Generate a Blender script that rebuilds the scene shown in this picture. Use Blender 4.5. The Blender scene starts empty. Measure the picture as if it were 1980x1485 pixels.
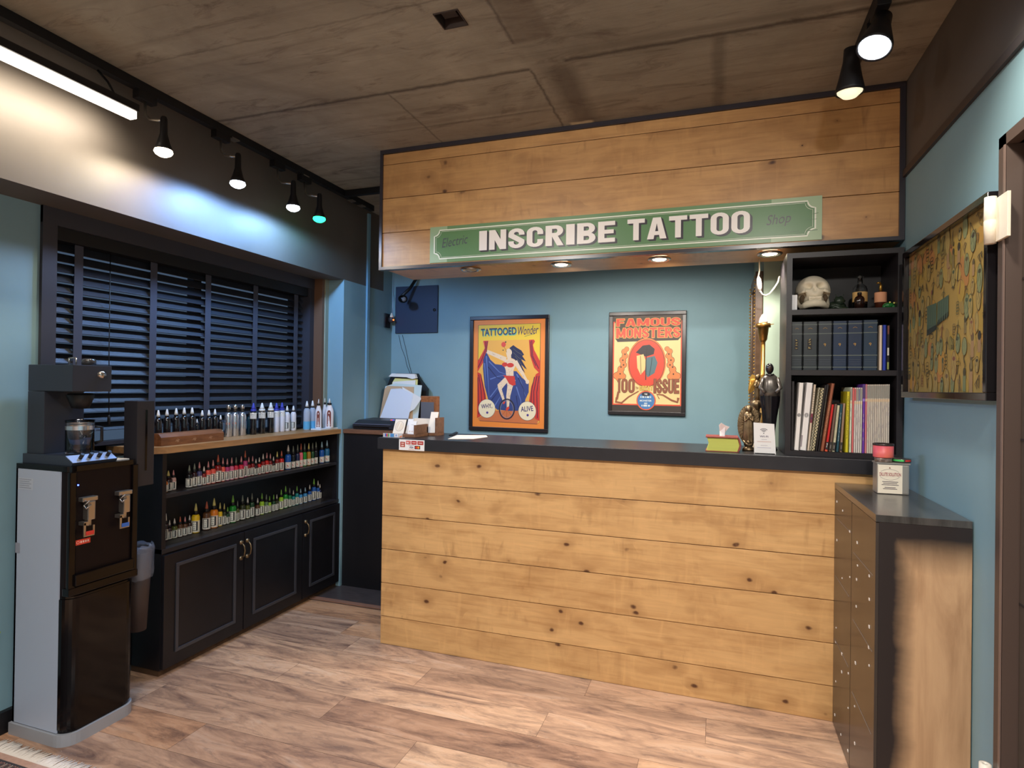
import bpy, bmesh, math, random
from mathutils import Vector, Matrix
random.seed(7)
C = bpy.context.scene.collection
SC = bpy.context.scene
PI = math.pi

# ------------------------------------------------------------------ camera
FOC, W, H = 1150.2249, 1980, 1485
CR = Vector((0.9459328, 0.32408359, 0.01345259)).normalized()
CU = Vector((-0.01115632, -0.00894239, 0.99989778))
CU = (CU - CR*CU.dot(CR)).normalized()
CF = CU.cross(CR).normalized()
CP = Vector((1.68103233, -2.79199729, 1.37913433))
cd = bpy.data.cameras.new('camera'); cam = bpy.data.objects.new('camera', cd); C.objects.link(cam)
cd.sensor_width = 36.0; cd.lens = FOC*36.0/W; cd.clip_start = .05
m = Matrix((CR, CU, -CF)).transposed().to_4x4(); m.translation = CP
cam.matrix_world = m
SC.camera = cam

def at(px, py, ax, v):
    """point of the plane x/y/z = v that the photograph shows at pixel (px, py)"""
    d = CF + CR*((px-990)/FOC) + CU*((742.5-py)/FOC)
    i = 'xyz'.index(ax)
    return CP + d*((v-CP[i])/d[i])

# ------------------------------------------------------------------ world, exposure, lights
SC.view_settings.view_transform = 'Standard'
SC.view_settings.look = 'None'
SC.view_settings.gamma = 1.0
SC.view_settings.exposure = 0.0
wd = bpy.data.worlds.new('world'); SC.world = wd; wd.use_nodes = True
wd.node_tree.nodes['Background'].inputs[0].default_value = (.30, .42, .62, 1)
wd.node_tree.nodes['Background'].inputs[1].default_value = .25

def aim(o, d):
    o.rotation_euler = Vector(d).to_track_quat('-Z', 'Y').to_euler()
def area(name, loc, d, sx, sy, power, col=(1, 1, 1), spread=180):
    l = bpy.data.lights.new(name, 'AREA'); l.shape = 'RECTANGLE'; l.size = sx; l.size_y = sy
    l.energy = power; l.color = col; l.spread = math.radians(spread)
    o = bpy.data.objects.new(name, l); C.objects.link(o); o.location = loc; aim(o, d); return o
def spot(name, loc, d, power, col, ang, blend=.6, rad=.03):
    l = bpy.data.lights.new(name, 'SPOT'); l.energy = power; l.color = col
    l.spot_size = math.radians(ang); l.spot_blend = blend; l.shadow_soft_size = rad
    o = bpy.data.objects.new(name, l); C.objects.link(o); o.location = loc; aim(o, d); return o

# strip lamps of the shop floor behind the camera, hung from the same tracks
area('strip_light', (1.3, -2.5, 2.50), (0, .15, -1), 2.4, .10, 40, (1, .96, .93), 130)
area('strip_light', (1.9, -3.6, 2.50), (0, 0, -1), .10, 1.8, 38, (1, .96, .93), 120)
area('strip_light', (1.2, -3.9, 2.50), (0, 0, -1), 1.8, .10, 38, (1, .96, .93), 120)
# lamp heads on the tracks behind the camera, turned to the counter and the bulkhead
spot('spot_light', (2.05, -2.3, 2.40), (-.8, 2.3, -1.2), 84, (1, .94, .86), 86, 1., .05)
spot('spot_light', (.45, -2.3, 2.40), (.6, 2.3, -1.2), 70, (1, .94, .86), 100, 1., .05)
spot('spot_light', (.2, -2.0, 2.40), (.3, 1.5, -1.7), 30, (1, .95, .92), 100, 1., .05)

# ------------------------------------------------------------------ materials
def lin(c):
    return tuple(((x/12.92) if x <= .04045 else ((x+.055)/1.055)**2.4) for x in c)
def rgb(*c):
    return lin([v/255 for v in c])
MATS = {}
def mat(name, col, rough=.5, metal=0., emit=0., spec=.5, noise=None, bump=0., coat=0., trans=0., ior=1.45, alpha=1., stretch=(1, 1, 1), col2=None):
    if name in MATS: return MATS[name]
    m = bpy.data.materials.new(name); m.use_nodes = True; MATS[name] = m
    nt = m.node_tree; b = nt.nodes['Principled BSDF']
    c = lin([v/255 for v in col])
    b.inputs['Base Color'].default_value = (*c, 1)
    b.inputs['Roughness'].default_value = rough; b.inputs['Metallic'].default_value = metal
    b.inputs['Specular IOR Level'].default_value = spec; b.inputs['IOR'].default_value = ior
    b.inputs['Coat Weight'].default_value = coat; b.inputs['Coat Roughness'].default_value = .12
    b.inputs['Transmission Weight'].default_value = trans; b.inputs['Alpha'].default_value = alpha
    if emit:
        b.inputs['Emission Color'].default_value = (*c, 1); b.inputs['Emission Strength'].default_value = emit
    if noise or bump:
        tc = nt.nodes.new('ShaderNodeTexCoord'); mp = nt.nodes.new('ShaderNodeMapping')
        mp.inputs['Scale'].default_value = stretch
        nz = nt.nodes.new('ShaderNodeTexNoise'); nz.inputs['Scale'].default_value = (noise or (60, 0))[0]
        nz.inputs['Detail'].default_value = 6; nz.inputs['Roughness'].default_value = .6
        nt.links.new(tc.outputs['Object'], mp.inputs[0]); nt.links.new(mp.outputs[0], nz.inputs['Vector'])
        if noise:
            a = noise[1]; rp = nt.nodes.new('ShaderNodeValToRGB')
            c1 = tuple(max(0, x*(1-a)) for x in c); c3 = tuple(min(1, x*(1+a)) for x in c)
            if col2: c1 = lin([v/255 for v in col2]); c3 = c
            rp.color_ramp.elements[0].position = .32; rp.color_ramp.elements[1].position = .68
            rp.color_ramp.elements[0].color = (*c1, 1); rp.color_ramp.elements[1].color = (*c3, 1)
            nt.links.new(nz.outputs['Fac'], rp.inputs[0]); nt.links.new(rp.outputs[0], b.inputs['Base Color'])
        if bump:
            bp = nt.nodes.new('ShaderNodeBump'); bp.inputs['Strength'].default_value = bump; bp.inputs['Distance'].default_value = .004
            nt.links.new(nz.outputs['Fac'], bp.inputs['Height']); nt.links.new(bp.outputs[0], b.inputs['Normal'])
    return m

class NT:
    """small node helper"""
    def __init__(s, name, rough=.5):
        s.m = bpy.data.materials.new(name); s.m.use_nodes = True; s.t = s.m.node_tree
        s.b = s.t.nodes['Principled BSDF']; s.b.inputs['Roughness'].default_value = rough
    def n(s, typ, **kw):
        x = s.t.nodes.new(typ)
        for k, v in kw.items(): setattr(x, k, v)
        return x
    def l(s, a, b): s.t.links.new(a, b)
    def set(s, inp, v):
        if hasattr(v, 'is_linked') or hasattr(v, 'links'): s.l(v, inp)
        else: inp.default_value = v
    def math(s, op, a, b=0., c=None, clamp=False):
        x = s.n('ShaderNodeMath', operation=op, use_clamp=clamp)
        s.set(x.inputs[0], a); s.set(x.inputs[1], b)
        if c is not None: s.set(x.inputs[2], c)
        return x.outputs[0]
    def coord(s, scale=(1, 1, 1), loc=(0, 0, 0), kind='Object', src=None):
        mp = s.n('ShaderNodeMapping'); mp.inputs['Scale'].default_value = scale; mp.inputs['Location'].default_value = loc
        if src is None: src = s.n('ShaderNodeTexCoord').outputs[kind]
        s.l(src, mp.inputs[0]); return mp.outputs[0]
    def noise(s, vec, scale, detail=5, rough=.6, dist=0.):
        x = s.n('ShaderNodeTexNoise'); s.l(vec, x.inputs['Vector']); x.inputs['Scale'].default_value = scale
        x.inputs['Detail'].default_value = detail; x.inputs['Roughness'].default_value = rough; x.inputs['Distortion'].default_value = dist
        return x.outputs['Fac']
    def ramp(s, f, stops):
        x = s.n('ShaderNodeValToRGB'); e = x.color_ramp.elements
        e[0].position = stops[0][0]; e[0].color = (*stops[0][1], 1)
        e[1].position = stops[-1][0]; e[1].color = (*stops[-1][1], 1)
        for p, c in stops[1:-1]:
            q = e.new(p); q.color = (*c, 1)
        s.l(f, x.inputs[0]); return x.outputs[0]
    def mix(s, f, a, b, mode='MIX'):
        x = s.n('ShaderNodeMix', data_type='RGBA', blend_type=mode)
        s.set(x.inputs[0], f)
        for i, v in ((6, a), (7, b)):
            if isinstance(v, tuple): x.inputs[i].default_value = (*v, 1) if len(v) == 3 else v
            else: s.l(v, x.inputs[i])
        return x.outputs[2]
    def bump(s, h, st=.3, d=.003):
        x = s.n('ShaderNodeBump'); x.inputs['Strength'].default_value = st; x.inputs['Distance'].default_value = d
        s.l(h, x.inputs['Height']); s.l(x.outputs[0], s.b.inputs['Normal'])

def pine(name, base, dark, knot):
    k = NT(name, .42)
    geo = k.n('ShaderNodeNewGeometry'); rnd = geo.outputs['Random Per Island']
    tc = k.n('ShaderNodeTexCoord').outputs['Object']
    off = k.n('ShaderNodeCombineXYZ'); k.l(k.math('MULTIPLY', rnd, 37.), off.inputs[0]); k.l(k.math('MULTIPLY', rnd, 11.), off.inputs[2])
    va = k.n('ShaderNodeVectorMath', operation='ADD'); k.l(tc, va.inputs[0]); k.l(off.outputs[0], va.inputs[1]); v0 = va.outputs[0]
    g = k.noise(k.coord((1.1, 3, 16), src=v0), 2.2, 6, .62, .9)
    gf = k.noise(k.coord((3, 60, 190), src=v0), 2.0, 3, .5, .2)
    blot = k.noise(k.coord((2.2, 3, 5), src=v0), 1.6, 4, .55, .4)
    c1 = k.ramp(g, [(.22, rgb(*[int(a*.6+b*.4) for a, b in zip(dark, base)])), (.5, rgb(*base)), (.72, rgb(*[min(255, int(x*1.06)) for x in base]))])
    c1 = k.mix(k.math('MULTIPLY', gf, .16), c1, rgb(*dark))
    c1 = k.mix(k.math('MULTIPLY', k.math('GREATER_THAN', rnd, .55), .12), c1, rgb(*dark))
    c2 = k.ramp(blot, [(.34, rgb(*[int(x*.80) for x in base])), (.55, (1, 1, 1))])
    c1 = k.mix(.30, c1, k.mix(1., c1, c2, 'MULTIPLY'))
    wv = k.n('ShaderNodeVectorMath', operation='ADD'); wn = k.n('ShaderNodeTexNoise'); k.l(k.coord((5, 5, 9), src=v0), wn.inputs['Vector']); wn.inputs['Scale'].default_value = 2.5
    ws = k.n('ShaderNodeVectorMath', operation='SCALE'); k.l(wn.outputs['Color'], ws.inputs[0]); ws.inputs['Scale'].default_value = .22
    k.l(k.coord((7.5, 6, 11), src=v0), wv.inputs[0]); k.l(ws.outputs[0], wv.inputs[1])
    vo = k.n('ShaderNodeTexVoronoi'); k.l(wv.outputs[0], vo.inputs['Vector']); vo.inputs['Scale'].default_value = 1.
    rv = k.n('ShaderNodeSeparateColor'); k.l(vo.outputs['Color'], rv.inputs[0])
    size = k.math('MULTIPLY', k.math('GREATER_THAN', rv.outputs[0], .22), k.math('ADD', k.math('MULTIPLY', k.math('POWER', rv.outputs[1], 2.), .12), .04))
    kn = k.math('SUBTRACT', 1., k.math('DIVIDE', vo.outputs['Distance'], k.math('MAXIMUM', size, .0001)), clamp=True)
    halo = k.math('SUBTRACT', 1., k.math('DIVIDE', vo.outputs['Distance'], k.math('MAXIMUM', k.math('MULTIPLY', size, 3.6), .0001)), clamp=True)
    c1 = k.mix(k.math('MULTIPLY', halo, .55), c1, rgb(*[int(a*.35+b*.65) for a, b in zip(knot, dark)]))
    c1 = k.mix(k.math('MULTIPLY', kn, 2.0, clamp=True), c1, rgb(*knot))
    # soft ripples and pitch streaks across the board
    rp = k.noise(k.coord((17, 4, 4), src=v0), 1.0, 3, .5, 1.2)
    rm = k.noise(k.coord((1.1, 2, 5), loc=(3, 1, 2), src=v0), 1.5, 2)
    rr = k.math('MULTIPLY', k.math('MULTIPLY', k.math('MULTIPLY', k.math('SUBTRACT', rp, .56, clamp=True), 6., clamp=True), k.math('MULTIPLY', k.math('SUBTRACT', rm, .47, clamp=True), 7., clamp=True)), .42)
    c1 = k.mix(rr, c1, rgb(*[int(a*.5+b*.5) for a, b in zip(knot, dark)]))
    lt = k.math('MULTIPLY', k.math('MULTIPLY', k.math('SUBTRACT', .44, rp, clamp=True), 5., clamp=True), .22)
    c1 = k.mix(lt, c1, rgb(*[min(255, int(x*1.12)) for x in base]))
    k.l(c1, k.b.inputs['Base Color']); k.bump(gf, .12, .002)
    k.b.inputs['Coat Weight'].default_value = .12; k.b.inputs['Coat Roughness'].default_value = .3
    return k.m

M = {}
M['pine'] = pine('spruce_boards', (214, 170, 114), (176, 128, 74), (88, 52, 28))
M['pine2'] = pine('spruce_boards_aged', (196, 150, 96), (156, 110, 66), (74, 42, 26))

def plank_floor():
    k = NT('washed_plank_floor', .34)
    rnd = k.n('ShaderNodeNewGeometry').outputs['Random Per Island']
    tc = k.n('ShaderNodeTexCoord').outputs['Object']
    off = k.n('ShaderNodeCombineXYZ'); k.l(k.math('MULTIPLY', rnd, 53.), off.inputs[0]); k.l(k.math('MULTIPLY', rnd, 29.), off.inputs[1])
    va = k.n('ShaderNodeVectorMath', operation='ADD'); k.l(tc, va.inputs[0]); k.l(off.outputs[0], va.inputs[1]); v0 = va.outputs[0]
    a = k.noise(k.coord((1.2, 6, 1), src=v0), 1.7, 8, .68, 1.1)
    b = k.noise(k.coord((5, 46, 1), src=v0), 1.5, 6, .7, .5)
    c = k.noise(k.coord((2.4, 9, 1), loc=(4, 7, 0), src=v0), 2.2, 7, .7, 1.5)
    col = k.ramp(a, [(.32, rgb(116, 92, 82)), (.44, rgb(182, 148, 122)), (.56, rgb(222, 182, 148)), (.72, rgb(234, 204, 176))])
    col = k.mix(k.math('MULTIPLY', k.ramp_f(b), .42), col, rgb(120, 94, 82)) if False else k.mix(k.math('MULTIPLY', b, .30), col, rgb(150, 118, 98))
    col = k.mix(k.math('MULTIPLY', k.math('SUBTRACT', c, .52, clamp=True), 3.2, clamp=True), col, rgb(104, 88, 84))
    fle = k.noise(k.coord((16, 60, 1), loc=(1, 2, 0), src=v0), 1.6, 5, .75, 1.)
    col = k.mix(k.math('MULTIPLY', k.math('SUBTRACT', fle, .6, clamp=True), 5., clamp=True), col, rgb(222, 198, 178))
    tint = k.ramp(rnd, [(0., rgb(214, 205, 205)), (.35, (1, 1, 1)), (.7, rgb(255, 236, 214)), (1., rgb(222, 206, 196))])
    col = k.mix(1., col, tint, 'MULTIPLY')
    k.l(col, k.b.inputs['Base Color']); k.bump(b, .10, .002); return k.m
M['floor'] = plank_floor()

def concrete():
    k = NT('board_marked_concrete', .85)
    tc = k.n('ShaderNodeTexCoord').outputs['Object']
    a = k.noise(k.coord((1, 1, 1), src=tc), 1.3, 8, .62, .6)
    b = k.noise(k.coord((1.2, 9, 1), src=tc), 2.0, 7, .65, .9)
    f = k.noise(k.coord((1, 1, 1), src=tc), 28, 5, .7)
    s = k.noise(k.coord((2.2, 7, 1), loc=(3, 5, 0), src=tc), 1.6, 6, .7, 1.2)
    col = k.ramp(a, [(.3, rgb(112, 106, 92)), (.5, rgb(150, 142, 126)), (.7, rgb(182, 173, 154))])
    col = k.mix(k.math('MULTIPLY', b, .48), col, rgb(104, 90, 76))
    col = k.mix(k.math('MULTIPLY', k.math('SUBTRACT', s, .53, clamp=True), 4.2, clamp=True), col, rgb(90, 74, 62))
    bl_ = k.noise(k.coord((.25, 15, 1), src=tc), 1.1, 3, .5, .15); col = k.mix(k.math('MULTIPLY', k.math('SUBTRACT', bl_, .55, clamp=True), 2.4, clamp=True), col, rgb(94, 82, 70))
    col = k.mix(k.math('MULTIPLY', f, .22), col, rgb(112, 98, 86))
    xyz = k.n('ShaderNodeSeparateXYZ'); k.l(tc, xyz.inputs[0]); X, Y = xyz.outputs[0], xyz.outputs[1]
    wob = k.math('MULTIPLY', k.math('SUBTRACT', k.noise(k.coord((9, 9, 1), src=tc), 1.5, 4), .5), .03)
    def rect(x0, x1, y0, y1, soft=.006):
        def side(v, a, b):
            c, h = (a+b)/2, (b-a)/2
            return k.math('DIVIDE', k.math('SUBTRACT', h+soft, k.math('ABSOLUTE', k.math('SUBTRACT', v, c))), soft*2, clamp=True)
        Xw = k.math('ADD', X, wob); Yw = k.math('ADD', Y, wob)
        return k.math('MULTIPLY', side(Xw, x0, x1), side(Yw, y0, y1))
    dark = rgb(58, 46, 38)
    for r, c, amt in (((-3, .96, -.522, -.502, .008), dark, .75), ((1.10, 5, -.545, -.522, .008), dark, .75), ((.955, .965, -.50, .3, .005), dark, .7),
                      ((1.02, 1.13, -.50, .3, .03), rgb(70, 55, 45), .6), ((.96, 1.10, -3, -.70, .012), rgb(92, 76, 62), .45), ((.945, .957, -3, -.70, .005), dark, .6),
                      ((.30, .309, -.5, .3, .004), dark, .5), ((1.655, 1.70, -.52, .3, .012), dark, .4), ((-3, .95, -1.02, -1.012, .004), dark, .35),
                      ((-3, .9, -.16, -.152, .004), dark, .3), ((-3, 5, -1.62, -1.60, .008), dark, .5), ((1.0, 1.11, .012, .06, .008), rgb(205, 186, 150), .8)):
        m_ = rect(*r); col = k.mix(k.math('MULTIPLY', m_, amt), col, c)
    k.l(col, k.b.inputs['Base Color']); k.bump(b, .35, .006); return k.m
M['concrete'] = concrete()
M['teal'] = mat('teal_wall_paint', (130, 163, 174), .62, noise=(2.2, .05), bump=.04)
M['brown'] = mat('dark_brown_paint', (92, 85, 79), .55, noise=(3, .08))
M['black'] = mat('black_lacquer', (24, 22, 26), .38, noise=(9, .12))
M['blacks'] = mat('satin_black', (20, 19, 22), .5)
M['shelf'] = mat('charcoal_board', (40, 37, 39), .45, noise=(30, .12), stretch=(1, 1, 6))
M['glossblack'] = mat('gloss_black_plastic', (12, 9, 10), .1, spec=.35)
M['frame'] = mat('black_frame', (38, 34, 36), .32)
M['navy'] = mat('navy_paint', (44, 58, 84), .6, noise=(3, .06))
M['slat'] = mat('charcoal_slat', (52, 54, 62), .45, noise=(18, .10), stretch=(6, 1, 1))
M['oak'] = mat('oak_edge', (178, 132, 84), .42, noise=(5, .22), stretch=(12, 1, 12))
M['walnut'] = mat('walnut', (134, 84, 50), .4, noise=(7, .3), stretch=(10, 1.6, 10))
M['walnutx'] = mat('walnut_block', (120, 84, 62), .45, noise=(7, .25), stretch=(1.6, 10, 10))
M['white'] = mat('white_plastic', (232, 236, 240), .35)
M['paper'] = mat('paper', (236, 234, 232), .8)
M['cream'] = mat('cream_card', (240, 228, 210), .75)
M['grey'] = mat('grey_plastic', (150, 150, 152), .4)
M['silver'] = mat('brushed_silver', (176, 170, 162), .28, metal=.9)
M['steel'] = mat('polished_steel', (214, 216, 222), .2, metal=.85)
M['bronze'] = mat('antique_bronze', (132, 112, 84), .35, metal=.8, noise=(40, .35))
M['brass'] = mat('brass', (170, 128, 66), .3, metal=.85, noise=(12, .15))
M['gold'] = mat('gilt', (180, 140, 66), .35, metal=.8)
M['doorbrown'] = mat('brown_door_film', (80, 70, 61), .42, noise=(40, .05))
M['doorframe'] = mat('brown_door_frame', (80, 67, 61), .4)
M['hinge'] = mat('ivory_hinge', (226, 216, 198), .4)
M['glass'] = mat('clear_glass', (250, 252, 252), .03, trans=1., ior=1.45)
M['window'] = mat('window_glass', (220, 232, 240), .02, trans=1., ior=1.2)
M['bag'] = mat('clear_polythene', (196, 202, 220), .15, alpha=.16, bump=.8, noise=(14, .12))
M['bone'] = mat('bone', (226, 216, 192), .6, noise=(10, .08), bump=.15)
M['bonein'] = mat('bone_shade', (92, 76, 58), .8)
M['bulb_cool'] = mat('cool_bulb', (232, 242, 255), .4, emit=9.)
M['bulb_warm'] = mat('warm_bulb', (255, 236, 205), .4, emit=9.)
M['bulb_green'] = mat('green_bulb', (40, 255, 150), .4, emit=5.)
M['bulb_dim'] = mat('dim_bulb', (255, 242, 205), .4, emit=.95)
M['tube'] = mat('strip_tube', (255, 240, 220), .4, emit=5.5)
M['spotlens'] = mat('spot_lens', (255, 238, 205), .3, emit=22.)
M['spotoff'] = mat('spot_lens_off', (196, 176, 140), .3)
M['chrome'] = mat('downlight_ring', (190, 182, 172), .18, metal=.9)
def attr_mat(name, rough=.5, coat=0.):
    k = NT(name, rough); a = k.n('ShaderNodeAttribute', attribute_name='Col'); k.l(a.outputs['Color'], k.b.inputs['Base Color'])
    k.b.inputs['Coat Weight'].default_value = coat; k.b.inputs['Coat Roughness'].default_value = .08
    return k.m
M['print'] = attr_mat('printed_paper', .55)
M['printgloss'] = attr_mat('glazed_print', .5, .0)
M['plate'] = attr_mat('painted_plate', .34, .3)

# ------------------------------------------------------------------ mesh helpers
OFS = {}
def wofs(o):
    return OFS.get(o.name, Vector((0, 0, 0)))
class MB:
    def __init__(s): s.bm = bmesh.new(); s.mi = 0
    def face(s, pts):
        vs = [s.bm.verts.new(p) for p in pts]
        f = s.bm.faces.new(vs); f.material_index = s.mi; return f
    def box(s, x0, x1, y0, y1, z0, z1, bev=0., mtx=None):
        n = len(s.bm.verts)
        v = [Vector((x, y, z)) for z in (z0, z1) for y in (y0, y1) for x in (x0, x1)]
        if mtx: v = [mtx @ q for q in v]
        b = [s.bm.verts.new(q) for q in v]
        fs = []
        for q in ((0, 2, 3, 1), (4, 5, 7, 6), (0, 1, 5, 4), (2, 6, 7, 3), (0, 4, 6, 2), (1, 3, 7, 5)):
            f = s.bm.faces.new([b[i] for i in q]); f.material_index = s.mi; fs.append(f)
        if bev:
            es = {e for f in fs for e in f.edges}
            r = bmesh.ops.bevel(s.bm, geom=list(es), offset=bev, segments=2, affect='EDGES', profile=.6)
            for f in r['faces']: f.material_index = s.mi
        return s
    def lathe(s, prof, c=(0, 0, 0), seg=20, ax='z', sy=1., mtx=None, cap=True):
        """profile [(r, h), ...] turned about an axis through c"""
        c = Vector(c); rings = []
        for r, h in prof:
            ring = []
            for i in range(seg):
                a = 2*PI*i/seg; p = Vector((r*math.cos(a), r*sy*math.sin(a), h))
                if ax == 'x': p = Vector((p.z, p.x, p.y))
                elif ax == 'y': p = Vector((p.x, p.z, p.y))
                if mtx: p = mtx @ p
                ring.append(s.bm.verts.new(c+p))
            rings.append(ring)
        for a, b in zip(rings, rings[1:]):
            for i in range(seg):
                f = s.bm.faces.new((a[i], a[(i+1) % seg], b[(i+1) % seg], b[i])); f.material_index = s.mi; f.smooth = True
        if cap:
            for ring in (rings[0], rings[-1]):
                if (ring[0].co-ring[seg//2].co).length > 1e-5:
                    f = s.bm.faces.new(ring); f.material_index = s.mi
        return s
    def tube(s, pts, r, seg=10, r2=None):
        pts = [Vector(p) for p in pts]; rings = []; n = len(pts)
        up = None
        for i, p in enumerate(pts):
            d = (pts[min(i+1, n-1)]-pts[max(i-1, 0)]).normalized()
            if up is None:
                up = Vector((0, 0, 1)) if abs(d.z) < .9 else Vector((1, 0, 0))
            a = d.cross(up).normalized(); b = a.cross(d).normalized(); up = b
            rr = r if r2 is None else r+(r2-r)*i/(n-1)
            if hasattr(r, '__len__'): rr = r[i]
            rings.append([s.bm.verts.new(p+a*rr*math.cos(2*PI*j/seg)+b*rr*math.sin(2*PI*j/seg)) for j in range(seg)])
        for a, b in zip(rings, rings[1:]):
            for i in range(seg):
                f = s.bm.faces.new((a[i], a[(i+1) % seg], b[(i+1) % seg], b[i])); f.material_index = s.mi; f.smooth = True
        for ring in (rings[0], rings[-1]):
            f = s.bm.faces.new(ring); f.material_index = s.mi
        return s
    def prism(s, poly, d0, d1, plane='xz'):
        """polygon in a plane, pushed along the third axis from d0 to d1"""
        def P(u, v, d):
            return {'xz': (u, d, v), 'xy': (u, v, d), 'yz': (d, u, v)}[plane]
        a = [s.bm.verts.new(P(u, v, d0)) for u, v in poly]; b = [s.bm.verts.new(P(u, v, d1)) for u, v in poly]
        n = len(poly)
        for f in (s.bm.faces.new(a), s.bm.faces.new(b[::-1])): f.material_index = s.mi
        for i in range(n):
            f = s.bm.faces.new((a[i], b[i], b[(i+1) % n], a[(i+1) % n])); f.material_index = s.mi
        return s
    def ball(s, c, r, sc=(1, 1, 1), seg=16, fn=None, mtx=None):
        ri = max(6, seg*2//3); c = Vector(c); rings = []
        for j in range(ri+1):
            t = PI*j/ri; ring = []
            for i in range(seg):
                a = 2*PI*i/seg; n = Vector((math.sin(t)*math.cos(a), math.sin(t)*math.sin(a), math.cos(t)))
                k = fn(n) if fn else 1.
                p = Vector((n.x*sc[0], n.y*sc[1], n.z*sc[2]))*r*k
                if mtx: p = mtx @ p
                ring.append(s.bm.verts.new(c+p))
            rings.append(ring)
        for a, b in zip(rings, rings[1:]):
            for i in range(seg):
                f = s.bm.faces.new((a[i], b[i], b[(i+1) % seg], a[(i+1) % seg])); f.material_index = s.mi; f.smooth = True
        return s
    def build(s, name, mats, parent=None, base=None, local=False):
        if not isinstance(mats, (list, tuple)): mats = [mats]
        bmesh.ops.remove_doubles(s.bm, verts=s.bm.verts, dist=1e-6)
        bmesh.ops.dissolve_degenerate(s.bm, edges=s.bm.edges, dist=1e-7)
        bmesh.ops.recalc_face_normals(s.bm, faces=s.bm.faces)
        me = bpy.data.meshes.new(name)
        if parent is not None: off = Vector((0, 0, 0)) if local else wofs(parent)
        else:
            if base is None:
                vs = [v.co for v in s.bm.verts]
                base = Vector(((min(v.x for v in vs)+max(v.x for v in vs))/2, (min(v.y for v in vs)+max(v.y for v in vs))/2, min(v.z for v in vs)))
            off = Vector(base)
        bmesh.ops.translate(s.bm, verts=s.bm.verts, vec=-off)
        s.bm.to_mesh(me); s.bm.free()
        for q in mats: me.materials.append(q)
        o = bpy.data.objects.new(name, me); C.objects.link(o)
        if parent is not None:
            o.parent = parent; OFS[o.name] = off
        else: o.location = off; OFS[o.name] = off
        return o
def tag(o, label, cat, group=None):
    o['label'] = label; o['category'] = cat
    if group: o['group'] = group
    return o
def thing(name, label, cat, loc=(0, 0, 0), rotz=0., group=None):
    o = bpy.data.objects.new(name, None); C.objects.link(o); o.empty_display_size = .05
    o.location = loc; o.rotation_euler = (0, 0, rotz); OFS[o.name] = Vector(loc)
    return tag(o, label, cat, group)
def struct(o): o['kind'] = 'structure'; return o
def box(name, m, x0, x1, y0, y1, z0, z1, parent=None, bev=0., base=None):
    return MB().box(x0, x1, y0, y1, z0, z1, bev).build(name, m, parent, base)
def dup(root, loc=None, rotz=None, label=None, scale=None):
    r = root.copy(); C.objects.link(r)
    if loc is not None: r.location = loc
    if rotz is not None: r.rotation_euler = (0, 0, rotz)
    if scale: r.scale = scale
    if label: r['label'] = label
    for ch in list(root.children):
        c = ch.copy(); C.objects.link(c); c.parent = r
        for g in ch.children:
            d = g.copy(); C.objects.link(d); d.parent = c
    return r
def recol(o, m, i=0):
    o.material_slots[i].link = 'OBJECT'; o.material_slots[i].material = m

# flat printed artwork: coloured shapes on one sheet, one mesh
_TXT = {}
def text_polys(txt, bold=0., shear=0.):
    key = (txt, bold, shear)
    if key in _TXT: return _TXT[key]
    cu = bpy.data.curves.new('t', 'FONT'); cu.body = txt; cu.resolution_u = 3; cu.offset = bold; cu.shear = shear; cu.fill_mode = 'FRONT'
    cu.dimensions = '2D'
    ob = bpy.data.objects.new('t', cu); C.objects.link(ob); bpy.context.view_layer.update()
    me = bpy.data.meshes.new_from_object(ob.evaluated_get(bpy.context.evaluated_depsgraph_get()))
    v = [(p.co.x, p.co.y) for p in me.vertices]; f = [tuple(q.vertices) for q in me.polygons]
    bpy.data.objects.remove(ob); bpy.data.curves.remove(cu); bpy.data.meshes.remove(me)
    x0 = min(a for a, b in v); x1 = max(a for a, b in v); y0 = min(b for a, b in v); y1 = max(b for a, b in v)
    v = [((a-x0)/(x1-x0), (b-y0)/(y1-y0)) for a, b in v]
    _TXT[key] = (v, f); return v, f
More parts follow.
